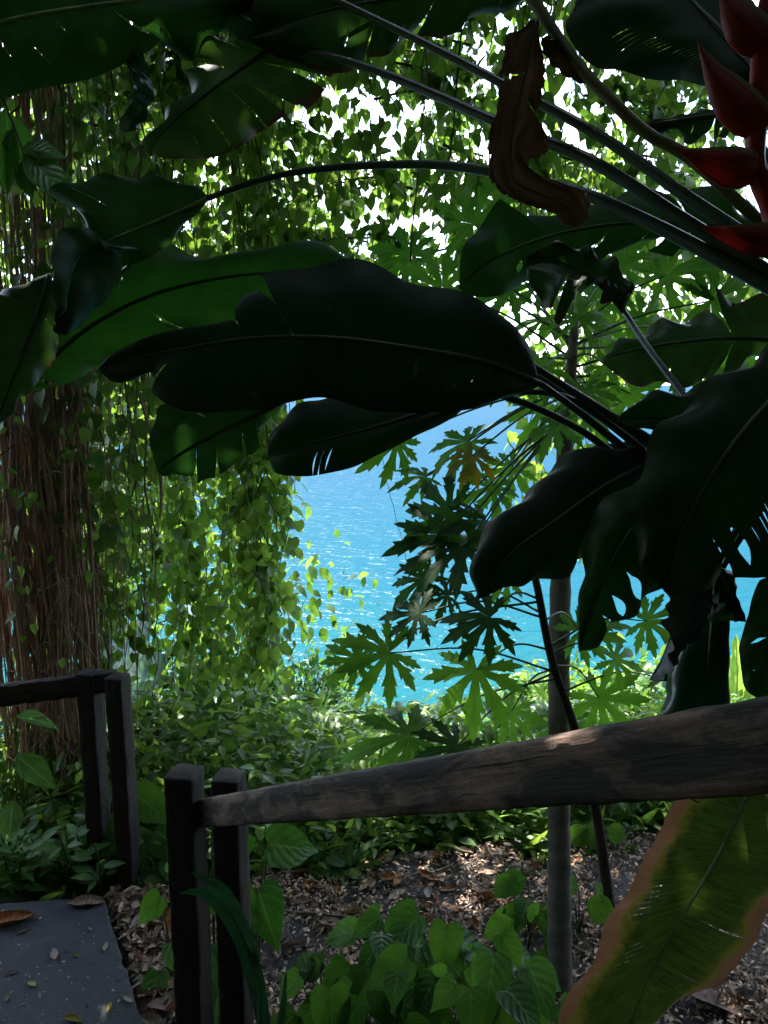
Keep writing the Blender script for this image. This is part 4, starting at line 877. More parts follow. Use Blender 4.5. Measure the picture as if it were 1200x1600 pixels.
for k in range(40):
    px = rng.uniform(-15, 240)
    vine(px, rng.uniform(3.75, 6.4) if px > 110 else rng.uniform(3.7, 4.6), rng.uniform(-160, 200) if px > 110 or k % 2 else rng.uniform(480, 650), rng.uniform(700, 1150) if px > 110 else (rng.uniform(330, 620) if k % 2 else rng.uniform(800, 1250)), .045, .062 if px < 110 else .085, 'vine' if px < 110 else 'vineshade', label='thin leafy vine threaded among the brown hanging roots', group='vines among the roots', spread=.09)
g2 = 'vines screening the sky above the big leaves'
for k in range(36):
    px = rng.uniform(380, 800); low = ramp_int(px, [380, 430, 600, 800], [560, 520, 470, 430])
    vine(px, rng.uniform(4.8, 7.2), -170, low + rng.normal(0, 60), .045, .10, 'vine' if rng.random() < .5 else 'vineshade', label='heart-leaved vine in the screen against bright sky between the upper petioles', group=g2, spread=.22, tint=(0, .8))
for k in range(26):
    px = rng.uniform(790, 1090); low = ramp_int(px, [790, 900, 1000, 1090], [450, 470, 420, 250])
    vine(px, rng.uniform(4.6, 7.2), -170, low + rng.normal(0, 60), .042, .105, 'vineshade' if rng.random() < .6 else 'vine', label='heart-leaved vine in the upper right screen behind the withered leaf', group='vines of the upper right screen', spread=.22, tint=(0, .9))
for k in range(14):
    px = rng.uniform(790, 960)
    vine(px, rng.uniform(5.6, 7.5), rng.uniform(480, 560), rng.uniform(760, 900), .05, .10, label='short vine of rounded leaves behind the papaya trunk over the sea', group='vines behind the papaya', spread=.09, tint=(.3, 1))
for k in range(40):
    px = rng.uniform(850, 1200)
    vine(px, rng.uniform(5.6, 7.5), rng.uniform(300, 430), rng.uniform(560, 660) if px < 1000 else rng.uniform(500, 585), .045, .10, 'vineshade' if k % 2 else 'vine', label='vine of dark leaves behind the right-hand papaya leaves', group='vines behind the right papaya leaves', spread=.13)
for k in range(54):
    px = rng.uniform(400, 1080); py = rng.uniform(-60, 420 - max(0, px - 900) * .9); canopy_branch(px - 60, py - 10, rng.uniform(5.0, 7.0), rng.choice([rng.uniform(-50, 10), rng.uniform(170, 230)]), rng.uniform(90, 200), 'vine' if rng.random() < .55 else 'vineshade')
for k in range(30):
    px = rng.uniform(120, 300); canopy_branch(px, rng.uniform(0, 900), rng.uniform(4.9, 6.2), rng.choice([rng.uniform(-80, -20), rng.uniform(200, 260)]), rng.uniform(90, 170), 'vine' if rng.random() < .5 else 'vineshade')
# loose cords
def cord(pts, r_, label):
    mb = MB(); c = catmull([P(*p) for p in pts], 40); c = c + rng.normal(0, .002, c.shape)
    V, F, lv = tube(c, r_, 5); mb.add(V, F, .5, lv); o = mb.build('bare_vine', M['stem'], None, origin=c[0]); tag(o, label, 'vine')
cord([(672, -60, 3.2), (664, 140, 3.2), (650, 300, 3.2), (636, 460, 3.2), (632, 520, 3.2)], .0035, 'bare cord-like vine dangling across the middle of the sky')
cord([(592, 640, 3.4), (602, 740, 3.4), (626, 835, 3.4), (640, 900, 3.4)], .0012, 'hair-thin bare vine hanging in front of the open sea')
cord([(728, -60, 4.6), (718, 80, 4.6), (708, 200, 4.6), (700, 260, 4.6)], .006, 'pale bare vine beside the withered leaf at the top')

# broad dark sprig at the left edge
sp_b = P(-10, 120, 3.4); spg = empty('broadleaf_sprig', sp_b, 'sprig of large dark oval leaves hanging before the roots at upper left', 'sprig')
mb = MB(); c = ptube(mb, [(-10, 120, 3.4), (15, 180, 3.4), (35, 235, 3.4), (38, 262, 3.4)], .006, .003, 14, 6); mb.build('stem', M['stem'], spg)
for (px, py, tx, ty, ln) in ((34, 232, 1, .0, 55), (38, 240, .75, -.7, 85), (20, 200, -.3, -1, 95), (8, 170, .1, -1, 110), (36, 250, .1, -1, 50), (10, 150, -.9, -.5, 70)):
    mb = MB(); o_ = P(px, py, 3.4); leaves(mb, 'ovate', o_[None], nrm(tx * RGT + ty * UPV + .1 * FWD)[None], nrm(-FWD + UPV * .6 + rng.normal(0, .2, 3))[None], [ln * 3.4 / FPX * 1.15], [.3]); mb.build('leaf', M['broad'], spg)

# ------------------------------------------------------------------ shrubs, banana, ground cover beyond the paving
def shrub(px, py_top, d, wpx, label, mat='shrub', kind='ovate', nl=700, size=.12, group=None, hgt=None, name='shrub'):
    tp = P(px, py_top, d); x, y = tp[0], tp[1]; zb = float(terr(x, y)); H = tp[2] - zb if hgt is None else hgt
    zb = tp[2] - H if hgt is not None else zb
    Wd = wpx * d / FPX / 2
    o = empty(name, (x, y, zb), label, 'shrub', group)
    mb = MB(); ends = []
    ns = 14; nl = int(nl * 1.7); size *= .8
    for k in range(ns):
        a = rng.uniform(0, 6.28); r_ = Wd * math.sqrt(rng.random()); e = np.array([x + r_ * math.cos(a), y + .7 * r_ * math.sin(a), zb + H * (1 - .35 * (r_ / Wd) ** 2) * rng.uniform(.7, .97)])
        b = np.array([x, y, zb - .1]) + rng.normal(0, .05, 3); c = catmull([b, (b + e) / 2 + rng.normal(0, .08, 3), e], 10); V, F, lv = tube(c, np.linspace(.012, .004, 10), 5); mb.add(V, F, .5, lv); ends.append((b, e))
    mb.build('stem', M['stem'], o)
    k = rng.integers(0, ns, nl); t = rng.beta(2.6, 1.0, nl)
    B = np.array([e[0] for e in ends])[k]; Ee = np.array([e[1] for e in ends])[k]
    p = B + (Ee - B) * t[:, None] + rng.normal(0, .13, (nl, 3)) * np.array([1.2, 1.0, .7]) * min(1.3, Wd * 1.6)
    p[:, 2] = np.minimum(p[:, 2], tp[2] + rng.normal(0, .07, nl))
    out_ = nrm((p - np.array([x, y, zb + H * .4])) + 1e-6)
    tip = nrm(out_ + rng.normal(0, .5, (nl, 3)) + np.array([0, 0, -.35])); nh = nrm(np.array([0, 0, 1]) + rng.normal(0, .5, (nl, 3)))
    mb = MB(); h_ = nl // 2; k2 = 'lance' if kind == 'ovate' else 'ovate'; sz = size * rng.uniform(.45, 1.35, nl); tn = rng.random(nl)
    leaves(mb, kind, p[:h_], tip[:h_], nh[:h_], sz[:h_], tn[:h_]); leaves(mb, k2, p[h_:], tip[h_:], nh[h_:], sz[h_:] * (1.5 if k2 == 'lance' else .8), tn[h_:]); mb.build('foliage', M[mat], o); return o
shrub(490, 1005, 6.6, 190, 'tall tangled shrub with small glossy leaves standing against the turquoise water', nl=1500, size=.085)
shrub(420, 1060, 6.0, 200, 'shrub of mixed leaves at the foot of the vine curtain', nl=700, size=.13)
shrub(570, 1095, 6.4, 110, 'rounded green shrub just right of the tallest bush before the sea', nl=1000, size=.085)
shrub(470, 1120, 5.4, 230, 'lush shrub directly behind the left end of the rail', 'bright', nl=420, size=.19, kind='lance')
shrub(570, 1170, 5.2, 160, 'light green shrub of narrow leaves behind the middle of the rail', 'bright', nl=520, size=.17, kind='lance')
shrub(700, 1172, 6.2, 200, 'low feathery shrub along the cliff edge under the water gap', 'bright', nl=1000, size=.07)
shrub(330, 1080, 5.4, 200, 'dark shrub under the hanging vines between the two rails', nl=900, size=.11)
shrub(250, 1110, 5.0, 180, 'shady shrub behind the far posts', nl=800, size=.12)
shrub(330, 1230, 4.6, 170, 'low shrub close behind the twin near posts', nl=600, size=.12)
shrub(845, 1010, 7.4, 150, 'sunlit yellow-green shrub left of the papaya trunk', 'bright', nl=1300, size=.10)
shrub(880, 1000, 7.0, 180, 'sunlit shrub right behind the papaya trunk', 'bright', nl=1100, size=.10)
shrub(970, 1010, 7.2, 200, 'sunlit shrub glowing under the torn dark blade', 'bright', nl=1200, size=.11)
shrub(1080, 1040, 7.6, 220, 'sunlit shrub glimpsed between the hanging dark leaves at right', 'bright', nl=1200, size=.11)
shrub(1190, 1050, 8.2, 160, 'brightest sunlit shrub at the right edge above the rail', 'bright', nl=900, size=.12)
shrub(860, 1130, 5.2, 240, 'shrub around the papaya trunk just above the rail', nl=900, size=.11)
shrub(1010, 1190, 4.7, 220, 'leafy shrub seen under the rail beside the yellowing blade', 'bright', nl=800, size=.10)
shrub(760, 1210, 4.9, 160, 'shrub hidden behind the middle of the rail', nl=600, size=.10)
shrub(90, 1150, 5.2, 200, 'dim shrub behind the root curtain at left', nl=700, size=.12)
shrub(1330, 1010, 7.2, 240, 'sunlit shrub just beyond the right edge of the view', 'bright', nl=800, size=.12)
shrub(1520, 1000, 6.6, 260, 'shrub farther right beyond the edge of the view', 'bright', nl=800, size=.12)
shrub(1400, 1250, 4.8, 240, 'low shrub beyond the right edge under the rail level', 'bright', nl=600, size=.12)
for k in range(22):
    px = rng.uniform(1260, 1640)
    vine(px, rng.uniform(4.8, 7.0), -250, rng.uniform(380, 640), .05, .11, 'vineshade' if k % 2 else 'vine', label='leafy vine hanging beyond the right edge of the view', group='vines beyond the right edge', spread=.2)
def broad_plant(px, py, d, label, lf, mat='broad', base=None, name='broadleaf_plant', group=None, kind='heart', wid=1.0, stemr=.004):
    """lf: list of (tip px offset, py offset, length px)"""
    top = P(px, py, d); zb = float(terr(top[0], top[1])) if base is None else base
    o = empty(name, (top[0], top[1], zb), label, 'plant', group)
    for (dx, dy, ln, up_, dd) in lf:
        q = P(px + dx, py + dy, d + dd); dv = nrm((q - np.array([top[0], top[1], q[2]])) + np.array([0, -.02, 0])); tip = nrm(dv * .8 + np.array([0, 0, -.45]) + rng.normal(0, .15, 3))
        mb = MB(); leaves(mb, kind, q[None], tip[None], nrm(np.array([0, -.42, 1]) * (1 - up_) + -FWD * up_ + rng.normal(0, .15, 3))[None], [ln * d / FPX], [rng.random()], [wid])
        lo = mb.build('leaf', M[mat], o)
        b = np.array([top[0], top[1], zb]); c = catmull([b, (b + q) / 2 + np.array([0, 0, .05]), q], 10); V, F, lv = tube(c, np.linspace(stemr * 1.2, stemr * .7, 10), 5); MB().add(V, F, .5, lv).build('petiole', M['greenstem'], lo)
    return o
broad_plant(440, 1230, 5.0, 'broad-leaved plant with one yellow-lit leaf above the right near post', [(-20, -30, 60, .4, 0), (20, -50, 70, .2, .1), (50, -20, 55, .3, 0), (-50, -10, 60, .2, .2)])
broad_plant(475, 1190, 4.8, 'plant with a pale reflective leaf behind the rail end', [(0, -20, 75, .0, 0), (40, -10, 60, .2, 0), (-40, 0, 60, .4, 0)], 'shrub')
broad_plant(270, 1040, 6.2, 'large-leaved aroid shining in the gap behind the vines', [(-40, -40, 120, .1, 0), (30, -60, 120, .2, .2), (50, 0, 110, .1, 0), (-20, 20, 110, .4, .1), (10, 70, 110, .1, 0), (-60, 60, 100, .2, 0)], 'gloss')
broad_plant(230, 1190, 5.0, 'large-leaved aroid low between the far posts and the near posts', [(-20, -40, 90, .1, 0), (30, -40, 90, .3, .1), (20, 20, 80, .2, 0), (-30, 30, 80, .2, 0)], 'gloss')
broad_plant(15, 1180, 3.85, 'grey-green plant leaning into the left edge under the far rail', [(10, -60, 75, .2, 0), (10, 0, 80, .4, 0), (-20, 30, 70, .3, 0), (5, 70, 70, .2, 0)], 'lance', kind='ovate', wid=.85)
for (px, py, d, lab, mt) in ((540, 1215, 4.9, 'broad-leaved plant poking up behind the middle of the left half of the rail', 'broad'), (620, 1190, 5.0, 'pale green broad-leaved plant between the narrow-leaved shrub and the papaya leaves', 'seedling'), (410, 1150, 5.1, 'broad-leaved plant under the hanging vine fringe', 'broad'), (350, 1170, 4.9, 'dim broad-leaved plant above the twin near posts', 'broad'), (720, 1275, 4.5, 'bright broad-leaved plant seen under the rail left of the papaya trunk', 'seedling'), (940, 1275, 4.3, 'bright broad-leaved plant under the rail right of the papaya trunk', 'seedling')):
    broad_plant(px, py, d, lab, [(rng.uniform(-50, 50), rng.uniform(-35, 25), rng.uniform(40, 75), rng.uniform(0, .4), rng.uniform(-.1, .2)) for _ in range(8)], mt, kind='seed' if mt == 'broad' else 'ovate', wid=1.1)
nb = P(225, 1010, 7.2); bn = empty('banana_plant', (nb[0], nb[1], float(terr(nb[0], nb[1]))), 'banana plant with one upright blue-green leaf showing through the vines', 'plant')
bl = blade(bn, [(232, 940, 7.2), (255, 905, 7.2), (278, 870, 7.2), (296, 842, 7.2)], [(232, 935), (240, 890), (268, 855), (296, 842)], [(232, 945), (275, 925), (295, 880), (296, 842)], M['broad'], .2, .2, .05, .03, [(0, .5, .2, 1, .02), (1, .4, .3, 1, .02)], tint=.1, N=50)
c = catmull([ORG[bn.name], P(226, 1050, 7.2), P(232, 940, 7.2)], 12); V, F, lv = tube(c, np.linspace(.08, .03, 12), 10); MB().add(V, F, .5, lv).build('stalk', M['greenstem'], bn)
nb = P(1150, 1130, 8.0); bn = empty('banana_plant', (nb[0], nb[1], float(terr(nb[0], nb[1]))), 'sunlit pale green banana plant by the water at the right edge', 'plant')
for mid_, ea, eb in (([(1150, 1120, 8), (1152, 1060, 8), (1150, 990, 8)], [(1150, 1120), (1138, 1060), (1150, 990)], [(1150, 1120), (1164, 1050), (1150, 990)]),
                     ([(1150, 1120, 8), (1185, 1070, 7.9), (1215, 1060, 7.8)], [(1150, 1120), (1180, 1050), (1215, 1060)], [(1150, 1120), (1192, 1090), (1215, 1060)]),
                     ([(1150, 1120, 8), (1120, 1070, 8), (1100, 1050, 8)], [(1150, 1120), (1128, 1055), (1100, 1050)], [(1150, 1120), (1116, 1085), (1100, 1050)])):
    blade(bn, mid_, ea, eb, M['bright'], .1, .1, .03, .02, tint=.9, N=40, rib=.012, ribmat='midpale')
c = catmull([ORG[bn.name], P(1148, 1180, 8), P(1150, 1120, 8)], 10); V, F, lv = tube(c, np.linspace(.08, .04, 10), 10); MB().add(V, F, .5, lv).build('stalk', M['greenstem'], bn)

# ground cover past the paving edge (uncountable)
mb = MB(); n = 13000
x = rng.uniform(-2.6, 3.2, n); u = rng.random(n)
y0 = np.interp(x, [-2.6, -.9, 0, .6, 1.6, 3.2], [3.5, 3.42, 3.55, 3.66, 3.78, 3.85]); y0 = y0 + .10 * np.sin(x * 5.3) + .07 * np.sin(x * 13 + 1) - .06; y = y0 + np.abs(rng.normal(0, 1.0, n)) + .05 - (rng.random(n) < .03) * rng.uniform(0, .35, n)
hh = rng.uniform(0, 1, n) ** 1.5 * np.clip((y - y0) * .9, .05, .45)
p = np.stack([x, y, terr(x, y) + .02 + hh], 1)
tip = nrm(rdir(n) * np.array([1, 1, .35]) + np.array([0, -.25, -.1])); nh = nrm(np.array([0, -.2, 1]) + rng.normal(0, .45, (n, 3)))
kk = rng.random(n) < .3; leaves(mb, 'ovate', p[~kk], tip[~kk], nh[~kk], rng.uniform(.03, .12, (~kk).sum()), rng.random((~kk).sum())); leaves(mb, 'lance', p[kk], nrm(tip[kk] + np.array([0, 0, .8])), nh[kk], rng.uniform(.08, .2, kk.sum()), rng.random(kk.sum()), .7); 
tag(mb.build('ground_cover', M['bright']), 'low bright green ground cover along the far edge of the litter-strewn paving', 'ground cover', kind='stuff')

# trees behind the left curtain
def back_tree(x, y, ztop, rad, label, n=2600, mat='vine', sz=.16):
    zb = float(terr(x, y)); o = empty('background_tree', (x, y, zb), label, 'tree', 'trees behind the left curtain')
    mb = MB(); c = catmull([(x, y, zb - .2), (x + .15, y, (zb + ztop) / 2), (x, y, ztop - .4)], 16); V, F, lv = tube(c, np.linspace(.12, .04, 16), 8); mb.add(V, F, .5, lv); mb.build('trunk', M['bark'], o)
    mb = MB(); cl = []
    for k in range(12):
        e = np.array([x, y, 0]) + np.array([rng.normal(0, rad * .6), rng.normal(0, rad * .5), rng.uniform(zb + 1.5, ztop)]); s_ = np.array([x, y, max(zb + 1, e[2] - rng.uniform(.5, 1.2))])
        V, F, lv = tube(catmull([s_, (s_ + e) / 2 + np.array([0, 0, .15]), e], 8), np.linspace(.035, .01, 8), 5); MB().add(V, F, .5, lv).build('limb', M['bark'], o); cl.append(e)
    cl = np.array(cl)
    p = cl[rng.integers(0, 12, n)] + rng.normal(0, .42, (n, 3)) * np.array([1, 1, .75]); mb = MB()
    leaves(mb, 'ovate', p, nrm(rdir(n) + np.array([0, 0, -.6])), nrm(rdir(n) * .7 + np.array([0, 0, 1])), sz * rng.uniform(.6, 1.2, n), rng.random(n)); mb.build('crown', M[mat], o)
back_tree(-3.6, 9.5, 6.5, 1.5, 'slim leafy tree half hidden behind the roots at far left')
back_tree(-2.5, 9.0, 6.2, 1.0, 'light green tree behind the densest part of the vine curtain', 1800)
back_tree(-4.6, 8.0, 6.0, 1.4, 'leafy tree at the left edge beyond the roots', 2400, 'vineshade')
back_tree(-3.0, 8.0, 1.6, 1.0, 'low bushy tree behind the far rail under the vines', 1800, 'vineshade')

# ------------------------------------------------------------------ unseen trees added overhead and behind the viewer to block sun and sky
def added_shade_tree(x, y, z0, z1, rx, ry, label, n=4200, sz=.36, tx=None):
    bx = x if tx is None else tx
    zb = float(terr(bx, y)); o = empty('added_shade_tree', (bx, y, zb), label, 'tree', 'unseen trees added to shade the viewpoint')
    c = catmull([(bx, y, zb - .3), (x + .2, y, (zb + z0) / 2), (x, y, z0 + .6)], 14); V, F, lv = tube(c, np.linspace(.28, .14, 14), 12); MB().add(V, F, .5, lv).build('trunk', M['bark'], o)
    mb = MB()
    for k in range(9):
        a = k * .7; e = np.array([x + rx * .8 * math.cos(a), y + ry * .8 * math.sin(a), rng.uniform(z0 + .3, z1)]); s_ = np.array([x, y, z0 + .4]); V, F, lv = tube(catmull([s_, (s_ + e) / 2 + np.array([0, 0, .3]), e], 8), np.linspace(.09, .03, 8), 7); MB().add(V, F, .5, lv).build('limb', M['bark'], o)
    th = rng.uniform(0, 6.28, n); rr = np.sqrt(rng.random(n)) * 1.08; p = np.stack([x + rx * rr * np.cos(th), y + ry * rr * np.sin(th), rng.uniform(z0, z1, n)], 1)
    lim = 2.35 + .52 * p[:, 1] + .45; p[:, 2] = np.where(p[:, 1] > 0, np.maximum(p[:, 2], lim + rng.uniform(0, .8, n)), p[:, 2])
    mb = MB(); leaves(mb, 'ovate', p, nrm(rdir(n) + np.array([0, 0, -.4])), nrm(rdir(n) * .6 + np.array([0, 0, 1])), sz * rng.uniform(.7, 1.2, n), rng.random(n)); mb.build('crown', M['canopy'], o)
added_shade_tree(-3.0, -1.2, 4.4, 6.0, 3.4, 3.6, 'unseen tree added for shade over the steps from the left behind the viewer')
added_shade_tree(3.4, -.8, 4.4, 6.0, 3.4, 3.6, 'unseen tree added for shade over the steps from the right behind the viewer')
added_shade_tree(4.4, 2.4, 4.6, 6.6, 2.8, 2.4, 'unseen tree added for shade over the right of the view from beyond the frame')
added_shade_tree(-4.6, 2.2, 4.6, 6.6, 2.6, 2.4, 'unseen tree added for shade over the left of the view from beyond the frame')
added_shade_tree(.2, -4.0, 5.0, 7.0, 4.0, 3.0, 'unseen tree added for shade on the bank straight behind the viewer')

# ------------------------------------------------------------------ low plants
# heart-leaved seedlings in front of the trunk
sd_groups = [(560, 1560, 2.62), (610, 1520, 2.72), (650, 1490, 2.8), (700, 1500, 2.78), (740, 1530, 2.7), (780, 1560, 2.64), (690, 1570, 2.55), (620, 1600, 2.5), (520, 1590, 2.55), (820, 1590, 2.62), (740, 1600, 2.5), (580, 1625, 2.45)]
SL = ['topmost pale-leaved', 'wide-leaved', 'tall', 'dense', 'low', 'spreading', 'deep green', 'shaded', 'small round-leaved', 'sparse', 'dark', 'bottom']
for k, (px, py, d) in enumerate(sd_groups):
    lf = [(rng.uniform(-60, 60), rng.uniform(-80, 20), rng.uniform(50, 88), rng.uniform(.0, .5), rng.uniform(-.12, .12)) for _ in range(7)]
    zb = .0
    broad_plant(px, py, d, '', lf, 'seedling', zb, 'heart_leaf_plant', 'heart-leaved plants carpeting the ground below the rail', 'seed', stemr=.003)['label'] = 'heart-leaved plant in the green clump on the ground left of the papaya trunk'
for (px, py, d, lf, lab) in ((395, 1330, 2.95, [(-12, -30, 80, .6, 0), (24, -10, 95, .6, .05), (8, 60, 95, .7, 0), (20, -40, 60, .4, .1)], 'bright broad-leaved plant behind the right near post'),
                             (265, 1400, 3.0, [(0, -60, 60, .6, 0), (-14, 0, 55, .6, 0), (6, 70, 70, .7, 0), (-16, 120, 60, .6, 0)], 'broad-leaved plant peeping out left of the near post'),
                             (330, 1420, 2.85, [(0, -120, 90, .6, 0), (5, -40, 100, .6, 0), (-5, 60, 110, .6, 0), (10, 130, 100, .6, 0), (0, -190, 80, .5, 0)], 'broad-leaved plant showing between the twin near posts'),
                             (205, 1260, 3.75, [(5, -20, 80, .6, 0), (-10, 30, 75, .5, 0), (40, 40, 80, .3, 0)], 'upright broad leaf plant climbing the far right post'),
                             (245, 1350, 3.7, [(-20, -10, 60, .4, 0), (20, -10, 70, .3, 0), (0, 15, 60, .4, 0)], 'low broad-leaved plant between the far and near posts'),
                             (495, 1345, 3.75, [(-20, -10, 40, .4, 0), (20, -10, 40, .3, 0), (0, 5, 40, .4, 0)], 'tiny seedling at the paving edge behind the rail')):
    broad_plant(px, py, d, lab, lf, 'seedling', 0.0, kind='seed', wid=1.0)
for (px, py, d, lab) in ((830, 1400, 3.3, 'slender seedling with lobed leaves just left of the papaya trunk'), (905, 1440, 3.3, 'slender seedling right of the papaya trunk'), (940, 1330, 3.9, 'large-leaved seedling behind the thin leaning stem'), (820, 1470, 3.1, 'leafy seedling at the foot of the papaya trunk')):
    broad_plant(px, py, d, lab, [(rng.uniform(-30, 30), rng.uniform(-60, 40), rng.uniform(35, 60), rng.uniform(.3, .7), 0) for _ in range(9)], 'seedling', 0.0, 'seedling', kind='ovate', wid=1.3, stemr=.003)
# strap-leaved plant in front of the near posts
sb = P(410, 1640, 2.3); sb[2] = 0.0
stp = empty('strap_leaf_plant', sb, 'strap-leaved plant arching in front of the twin near posts', 'plant')
for mid_, ea, eb in (([(420, 1660, 2.3), (405, 1560, 2.26), (385, 1480, 2.2), (355, 1420, 2.15), (318, 1394, 2.1), (280, 1395, 2.08)], [(412, 1660), (392, 1560), (368, 1480), (342, 1432), (312, 1402), (280, 1396)], [(428, 1660), (418, 1560), (400, 1480), (366, 1412), (322, 1386), (280, 1394)]),
                     ([(418, 1660, 2.32), (400, 1540, 2.3), (378, 1450, 2.28), (345, 1390, 2.26), (300, 1364, 2.24)], [(412, 1660), (390, 1540), (366, 1452), (338, 1396), (300, 1366)], [(424, 1660), (410, 1540), (390, 1446), (352, 1382), (300, 1362)]),
                     ([(430, 1660, 2.3), (440, 1590, 2.26), (448, 1510, 2.25)], [(426, 1660), (434, 1590), (448, 1510)], [(436, 1660), (447, 1590), (448, 1510)]),
                     ([(405, 1660, 2.2), (409, 1560, 2.18), (398, 1500, 2.2), (380, 1425, 2.25)], [(400, 1660), (402, 1560), (392, 1500), (380, 1425)], [(410, 1660), (415, 1560), (404, 1500), (380, 1425)])):
    blade(stp, mid_, ea, eb, M['strap'], .006, -.006, .003, .001, lobe=0, tint=.5, N=40, rib=.003)
# lance-leaved plants along the walkway's far edge
for k in range(16):
    px = rng.uniform(-40, 165); q = G(px, rng.uniform(1388, 1412), .02); q = q + np.array([0, .11, 0]); zb = float(terr(q[0], q[1])) + .02
    lab = 'lance-leaved herb in the tuft along the far edge of the concrete walkway'
    o = empty('lance_leaf_plant', (q[0], q[1], zb), lab, 'plant', 'herbs edging the walkway')
    for j in range(13):
        a = rng.uniform(0, 6.28); h_ = rng.uniform(.03, .24); pp = np.array([q[0], q[1], zb + h_]) + np.array([math.cos(a), math.sin(a), 0]) * .03
        mb = MB(); leaves(mb, 'lance', pp[None], nrm([math.cos(a), math.sin(a) * .7, rng.uniform(-.1, 1.1)])[None], np.array([[0, -.5, 1]]), [rng.uniform(.06, .13)], [rng.random()], [1.25]); mb.build('leaf', M['lance'], o)
    V, F, lv = tube(np.array([[q[0], q[1], zb - .03], [q[0] + .01, q[1], zb + .13], [q[0], q[1] - .02, zb + .26]]), .004, 6); MB().add(V, F, .5, lv).build('stem', M['greenstem'], o)

# ------------------------------------------------------------------ dead leaves, twigs, litter
def dead_mesh(k, mat):
    """a curled dead leaf lying flat at the origin, unit length"""
    r = np.random.default_rng(100 + k); n, m = 16, 6; t = np.linspace(0, 1, n); wd = (.17 + .08 * r.random()) * np.sin(np.pi * np.clip(t, .02, .985)) ** .75
    curl = r.uniform(.5, 2.2); bend = r.uniform(-.25, .25); roll = r.uniform(.05, .35); V = []; lv = []
    for i in range(n):
        for s in np.linspace(-1, 1, m * 2 + 1):
            a = s * curl * .8; rad_ = wd[i] / max(curl * .8, .2)
            V.append((math.sin(a) * rad_, t[i] - .5 + .02 * math.sin(9 * s), (1 - math.cos(a)) * rad_ + roll * (t[i] - .5) ** 2 + bend * .25 * (t[i]) ** 2 + .012 * math.sin(14 * t[i] + 5 * s))); lv.append((t[i], abs(s), 0))
    V = np.array(V); V[:, 2] -= V[:, 2].min() - .004; c = 2 * m + 1
    i = (np.arange(n - 1)[:, None] * c + np.arange(c - 1)[None]).ravel()
    mb = MB().add(V, [np.stack([i, i + 1, i + c + 1, i + c], 1)], r.random(), np.array(lv)); o = mb.build('dead_leaf', M[mat], None, origin=(0, 0, 0)); return o
protos = {}
def dead(px, py, z, ln, mat, label, group=None, var=0, rz=None, tilt=.25):
    key = (mat, var)
    q = G(px, py, z)
    if key not in protos: o = dead_mesh(len(protos), mat); protos[key] = o
    else: o = protos[key].copy(); COL.objects.link(o)
    for kk in ('group',):
        if kk in o: del o[kk]
    o.location = q; s = ln; o.scale = (s, s, s); o.rotation_euler = (rng.normal(0, tilt), rng.normal(0, tilt), rng.uniform(0, 6.28) if rz is None else rz)
    tag(o, label, 'dead leaf', group); return o
names = {'deadtan': 'tan', 'deadorange': 'orange', 'deadbrown': 'dark brown', 'deadpale': 'pale'}
for k in range(70):          # strip between walkway and near posts
    py = rng.uniform(1400, 1610); px = rng.uniform(175 + (py - 1400) * .3, 290 + (py - 1400) * .05); mt = rng.choice(list(names), p=[.33, .17, .25, .25])
    dead(px, py, rng.uniform(.01, .05), rng.uniform(.07, .15), mt, '%s curled dead leaf in the drift between the walkway and the near posts' % names[mt], '%s dead leaves in the drift' % names[mt], int(rng.integers(0, 4)))
for k in range(130):          # on the paving
    py = rng.uniform(1330, 1500); px = rng.uniform(400 + max(0, 1364 - py) * 4, 930); mt = rng.choice(list(names), p=[.35, .25, .25, .15])
    dead(px, py, rng.uniform(.005, .02), rng.uniform(.045, .13), mt, '%s dead leaf among the litter on the paving behind the rail' % names[mt], '%s dead leaves on the paving' % names[mt], int(rng.integers(0, 4)))
for (px, py, ln, mt, lab, rz) in ((85, 1492, .085, 'deadtan', 'rolled tan leaf lying alone in the middle of the walkway', .5), (118, 1493, .05, 'deadyel', 'small yellowish leaf scrap right of the rolled tan leaf', 1.2), (20, 1520, .05, 'deadbrown', 'brown leaf scrap at the walkway left edge', 2), (50, 1538, .05, 'deadyel', 'yellow curled scrap on the lower walkway', 1.0),
                             (62, 1555, .03, 'deadpale', 'pale fleck on the walkway under the yellow scrap', .4), (170, 1575, .06, 'deadyel', 'curled yellow scrap near the walkway bottom edge', .1), (200, 1562, .06, 'deadtan', 'tan scrap at the walkway right edge', .9), (112, 1594, .08, 'deadyel', 'yellow crumpled leaf at the bottom of the walkway', 1.4),
                             (35, 1455, .06, 'deadbrown', 'brown scrap in the shade of the herbs on the walkway', 2.4), (140, 1452, .03, 'deadpale', 'pale fleck near the far end of the walkway', .9), (15, 1440, .20, 'deadorange', 'long orange-brown leaf under the herbs at the left edge', 1.9), (135, 1412, .16, 'deadtan', 'broad tan leaf at the far right corner of the walkway', 1.7), (165, 1480, .06, 'deadtan', 'thin tan strip near the walkway right edge', .2), (10, 1560, .04, 'deadbrown', 'brown fleck at the lower left of the walkway', .3)):
    dead(px, py, zs + .002, ln, mt, lab, None, int(rng.integers(0, 4)), rz, .08)
dead(1110, 1560, .02, .42, 'deadbrown', 'large dull brown leaf lying below the yellowing blade at bottom right', None, 1, 1.2, .2)
dead(590, 1345, .03, .12, 'deadbrown', 'upright curled brown leaf at the back edge of the paving', None, 2, .4, .6)
dead(790, 1400, .01, .07, 'deadpale', 'round pale leaf on the paving left of the trunk', None, 3, .9, .1)
dead(555, 1427, .01, .12, 'deadyel', 'yellow leaf lying on the long twig', None, 1, 1.4, .1)
mb = MB(); n = 30000      # small litter
py = rng.uniform(1300, 1640, n); px = rng.uniform(160, 1250, n)
pts = np.array([G(a, b, 0.006) for a, b in zip(px, py)])
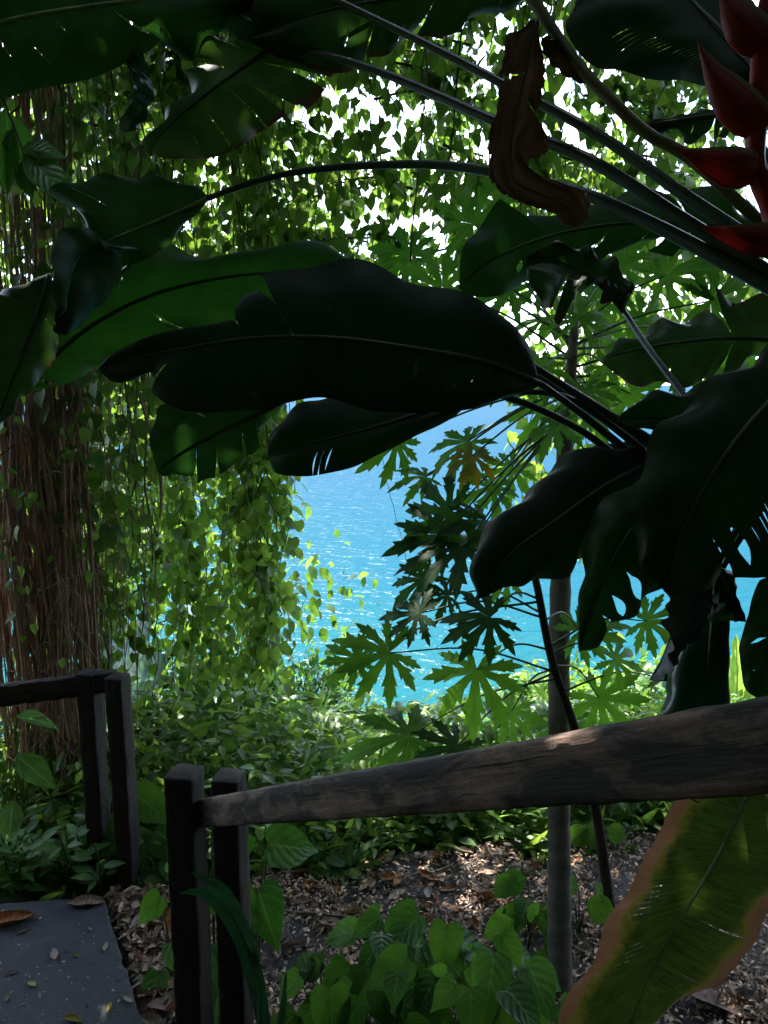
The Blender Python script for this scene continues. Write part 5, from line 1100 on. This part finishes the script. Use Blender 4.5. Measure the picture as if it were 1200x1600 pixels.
ok = ~((px < 165 + (py - 1398) * .32) | ((py < 1364) & (px < 560)) | (py < 1385 - (px - 275) * .127) & (px < 1000))
dens = np.sin(pts[:, 0] * 6 + 1) * np.sin(pts[:, 1] * 7) + rng.normal(0, .6, n); ok &= dens > -.55
pts = pts[ok]; n = len(pts); pts[:, 2] += rng.uniform(0, .025, n)
leaves(mb, 'chip', pts, nrm(rdir(n) * np.array([1, 1, .35])), nrm(rdir(n) * .8 + np.array([0, 0, 1])), rng.uniform(.01, .034, n), rng.beta(1.1, 1.15, n), rng.uniform(.5, 1.1, n))
n = 2600; px = rng.uniform(165, 320, n); py = rng.uniform(1395, 1630, n); ok = px > 172 + (py - 1398) * .32; pts = np.array([G(a, b, 0.008) for a, b in zip(px[ok], py[ok])]); n = len(pts); pts[:, 2] += rng.uniform(0, .03, n)
leaves(mb, 'chip', pts, nrm(rdir(n) * np.array([1, 1, .35])), nrm(rdir(n) * .8 + np.array([0, 0, 1])), rng.uniform(.02, .06, n), rng.beta(1.2, 1.8, n), rng.uniform(.6, 1.1, n))
n = 260; pts = np.array([G(a, b, zs + .003) for a, b in zip(rng.uniform(-20, 215, n), rng.uniform(1412, 1600, n) ** 1.0)]); pts = pts[rng.random(n) < np.clip(.15 + np.abs(pts[:, 0] * 0 + rng.normal(0, .5, n)), 0, 1)]; n = len(pts)
leaves(mb, 'chip', pts, nrm(rdir(n) * np.array([1, 1, .15])), nrm(rdir(n) * .3 + np.array([0, 0, 1])), rng.uniform(.006, .02, n), rng.beta(1.1, 2.2, n), rng.uniform(.5, 1.1, n))
tag(mb.build('leaf_litter', M['litter']), 'carpet of small brown and tan leaf crumbs over the paving', 'leaf litter', kind='stuff')
def twig(pts, r_, label, z=.02):
    c = catmull([G(a, b, z) for a, b in pts], 20) + rng.normal(0, .002, (20, 3)); V, F, lv = tube(c, np.linspace(r_, r_ * .6, 20), 6); o = MB().add(V, F, .5, lv).build('twig', M['twig'], None, origin=c[0]); tag(o, label, 'twig')
twig([(395, 1422), (480, 1426), (560, 1434), (640, 1432)], .007, 'long pale twig lying level across the paving')
twig([(590, 1378), (640, 1368), (690, 1358), (725, 1347)], .006, 'whitish twig slanting up towards the back of the paving')
twig([(705, 1428), (740, 1412)], .006, 'short pale stick left of the trunk base')
twig([(520, 1448), (535, 1470), (542, 1482)], .004, 'short thin twig standing off the long level twig')
twig([(440, 1440), (455, 1465), (462, 1478)], .004, 'small twig near the right near post')
twig([(620, 1450), (660, 1510), (700, 1570), (720, 1610)], .005, 'thin twig slanting down through the heart-leaved clump', .12)
twig([(418, 1545), (440, 1530), (470, 1520)], .005, 'bent twig beside the strap leaf plant')

bpy.context.view_layer.update()
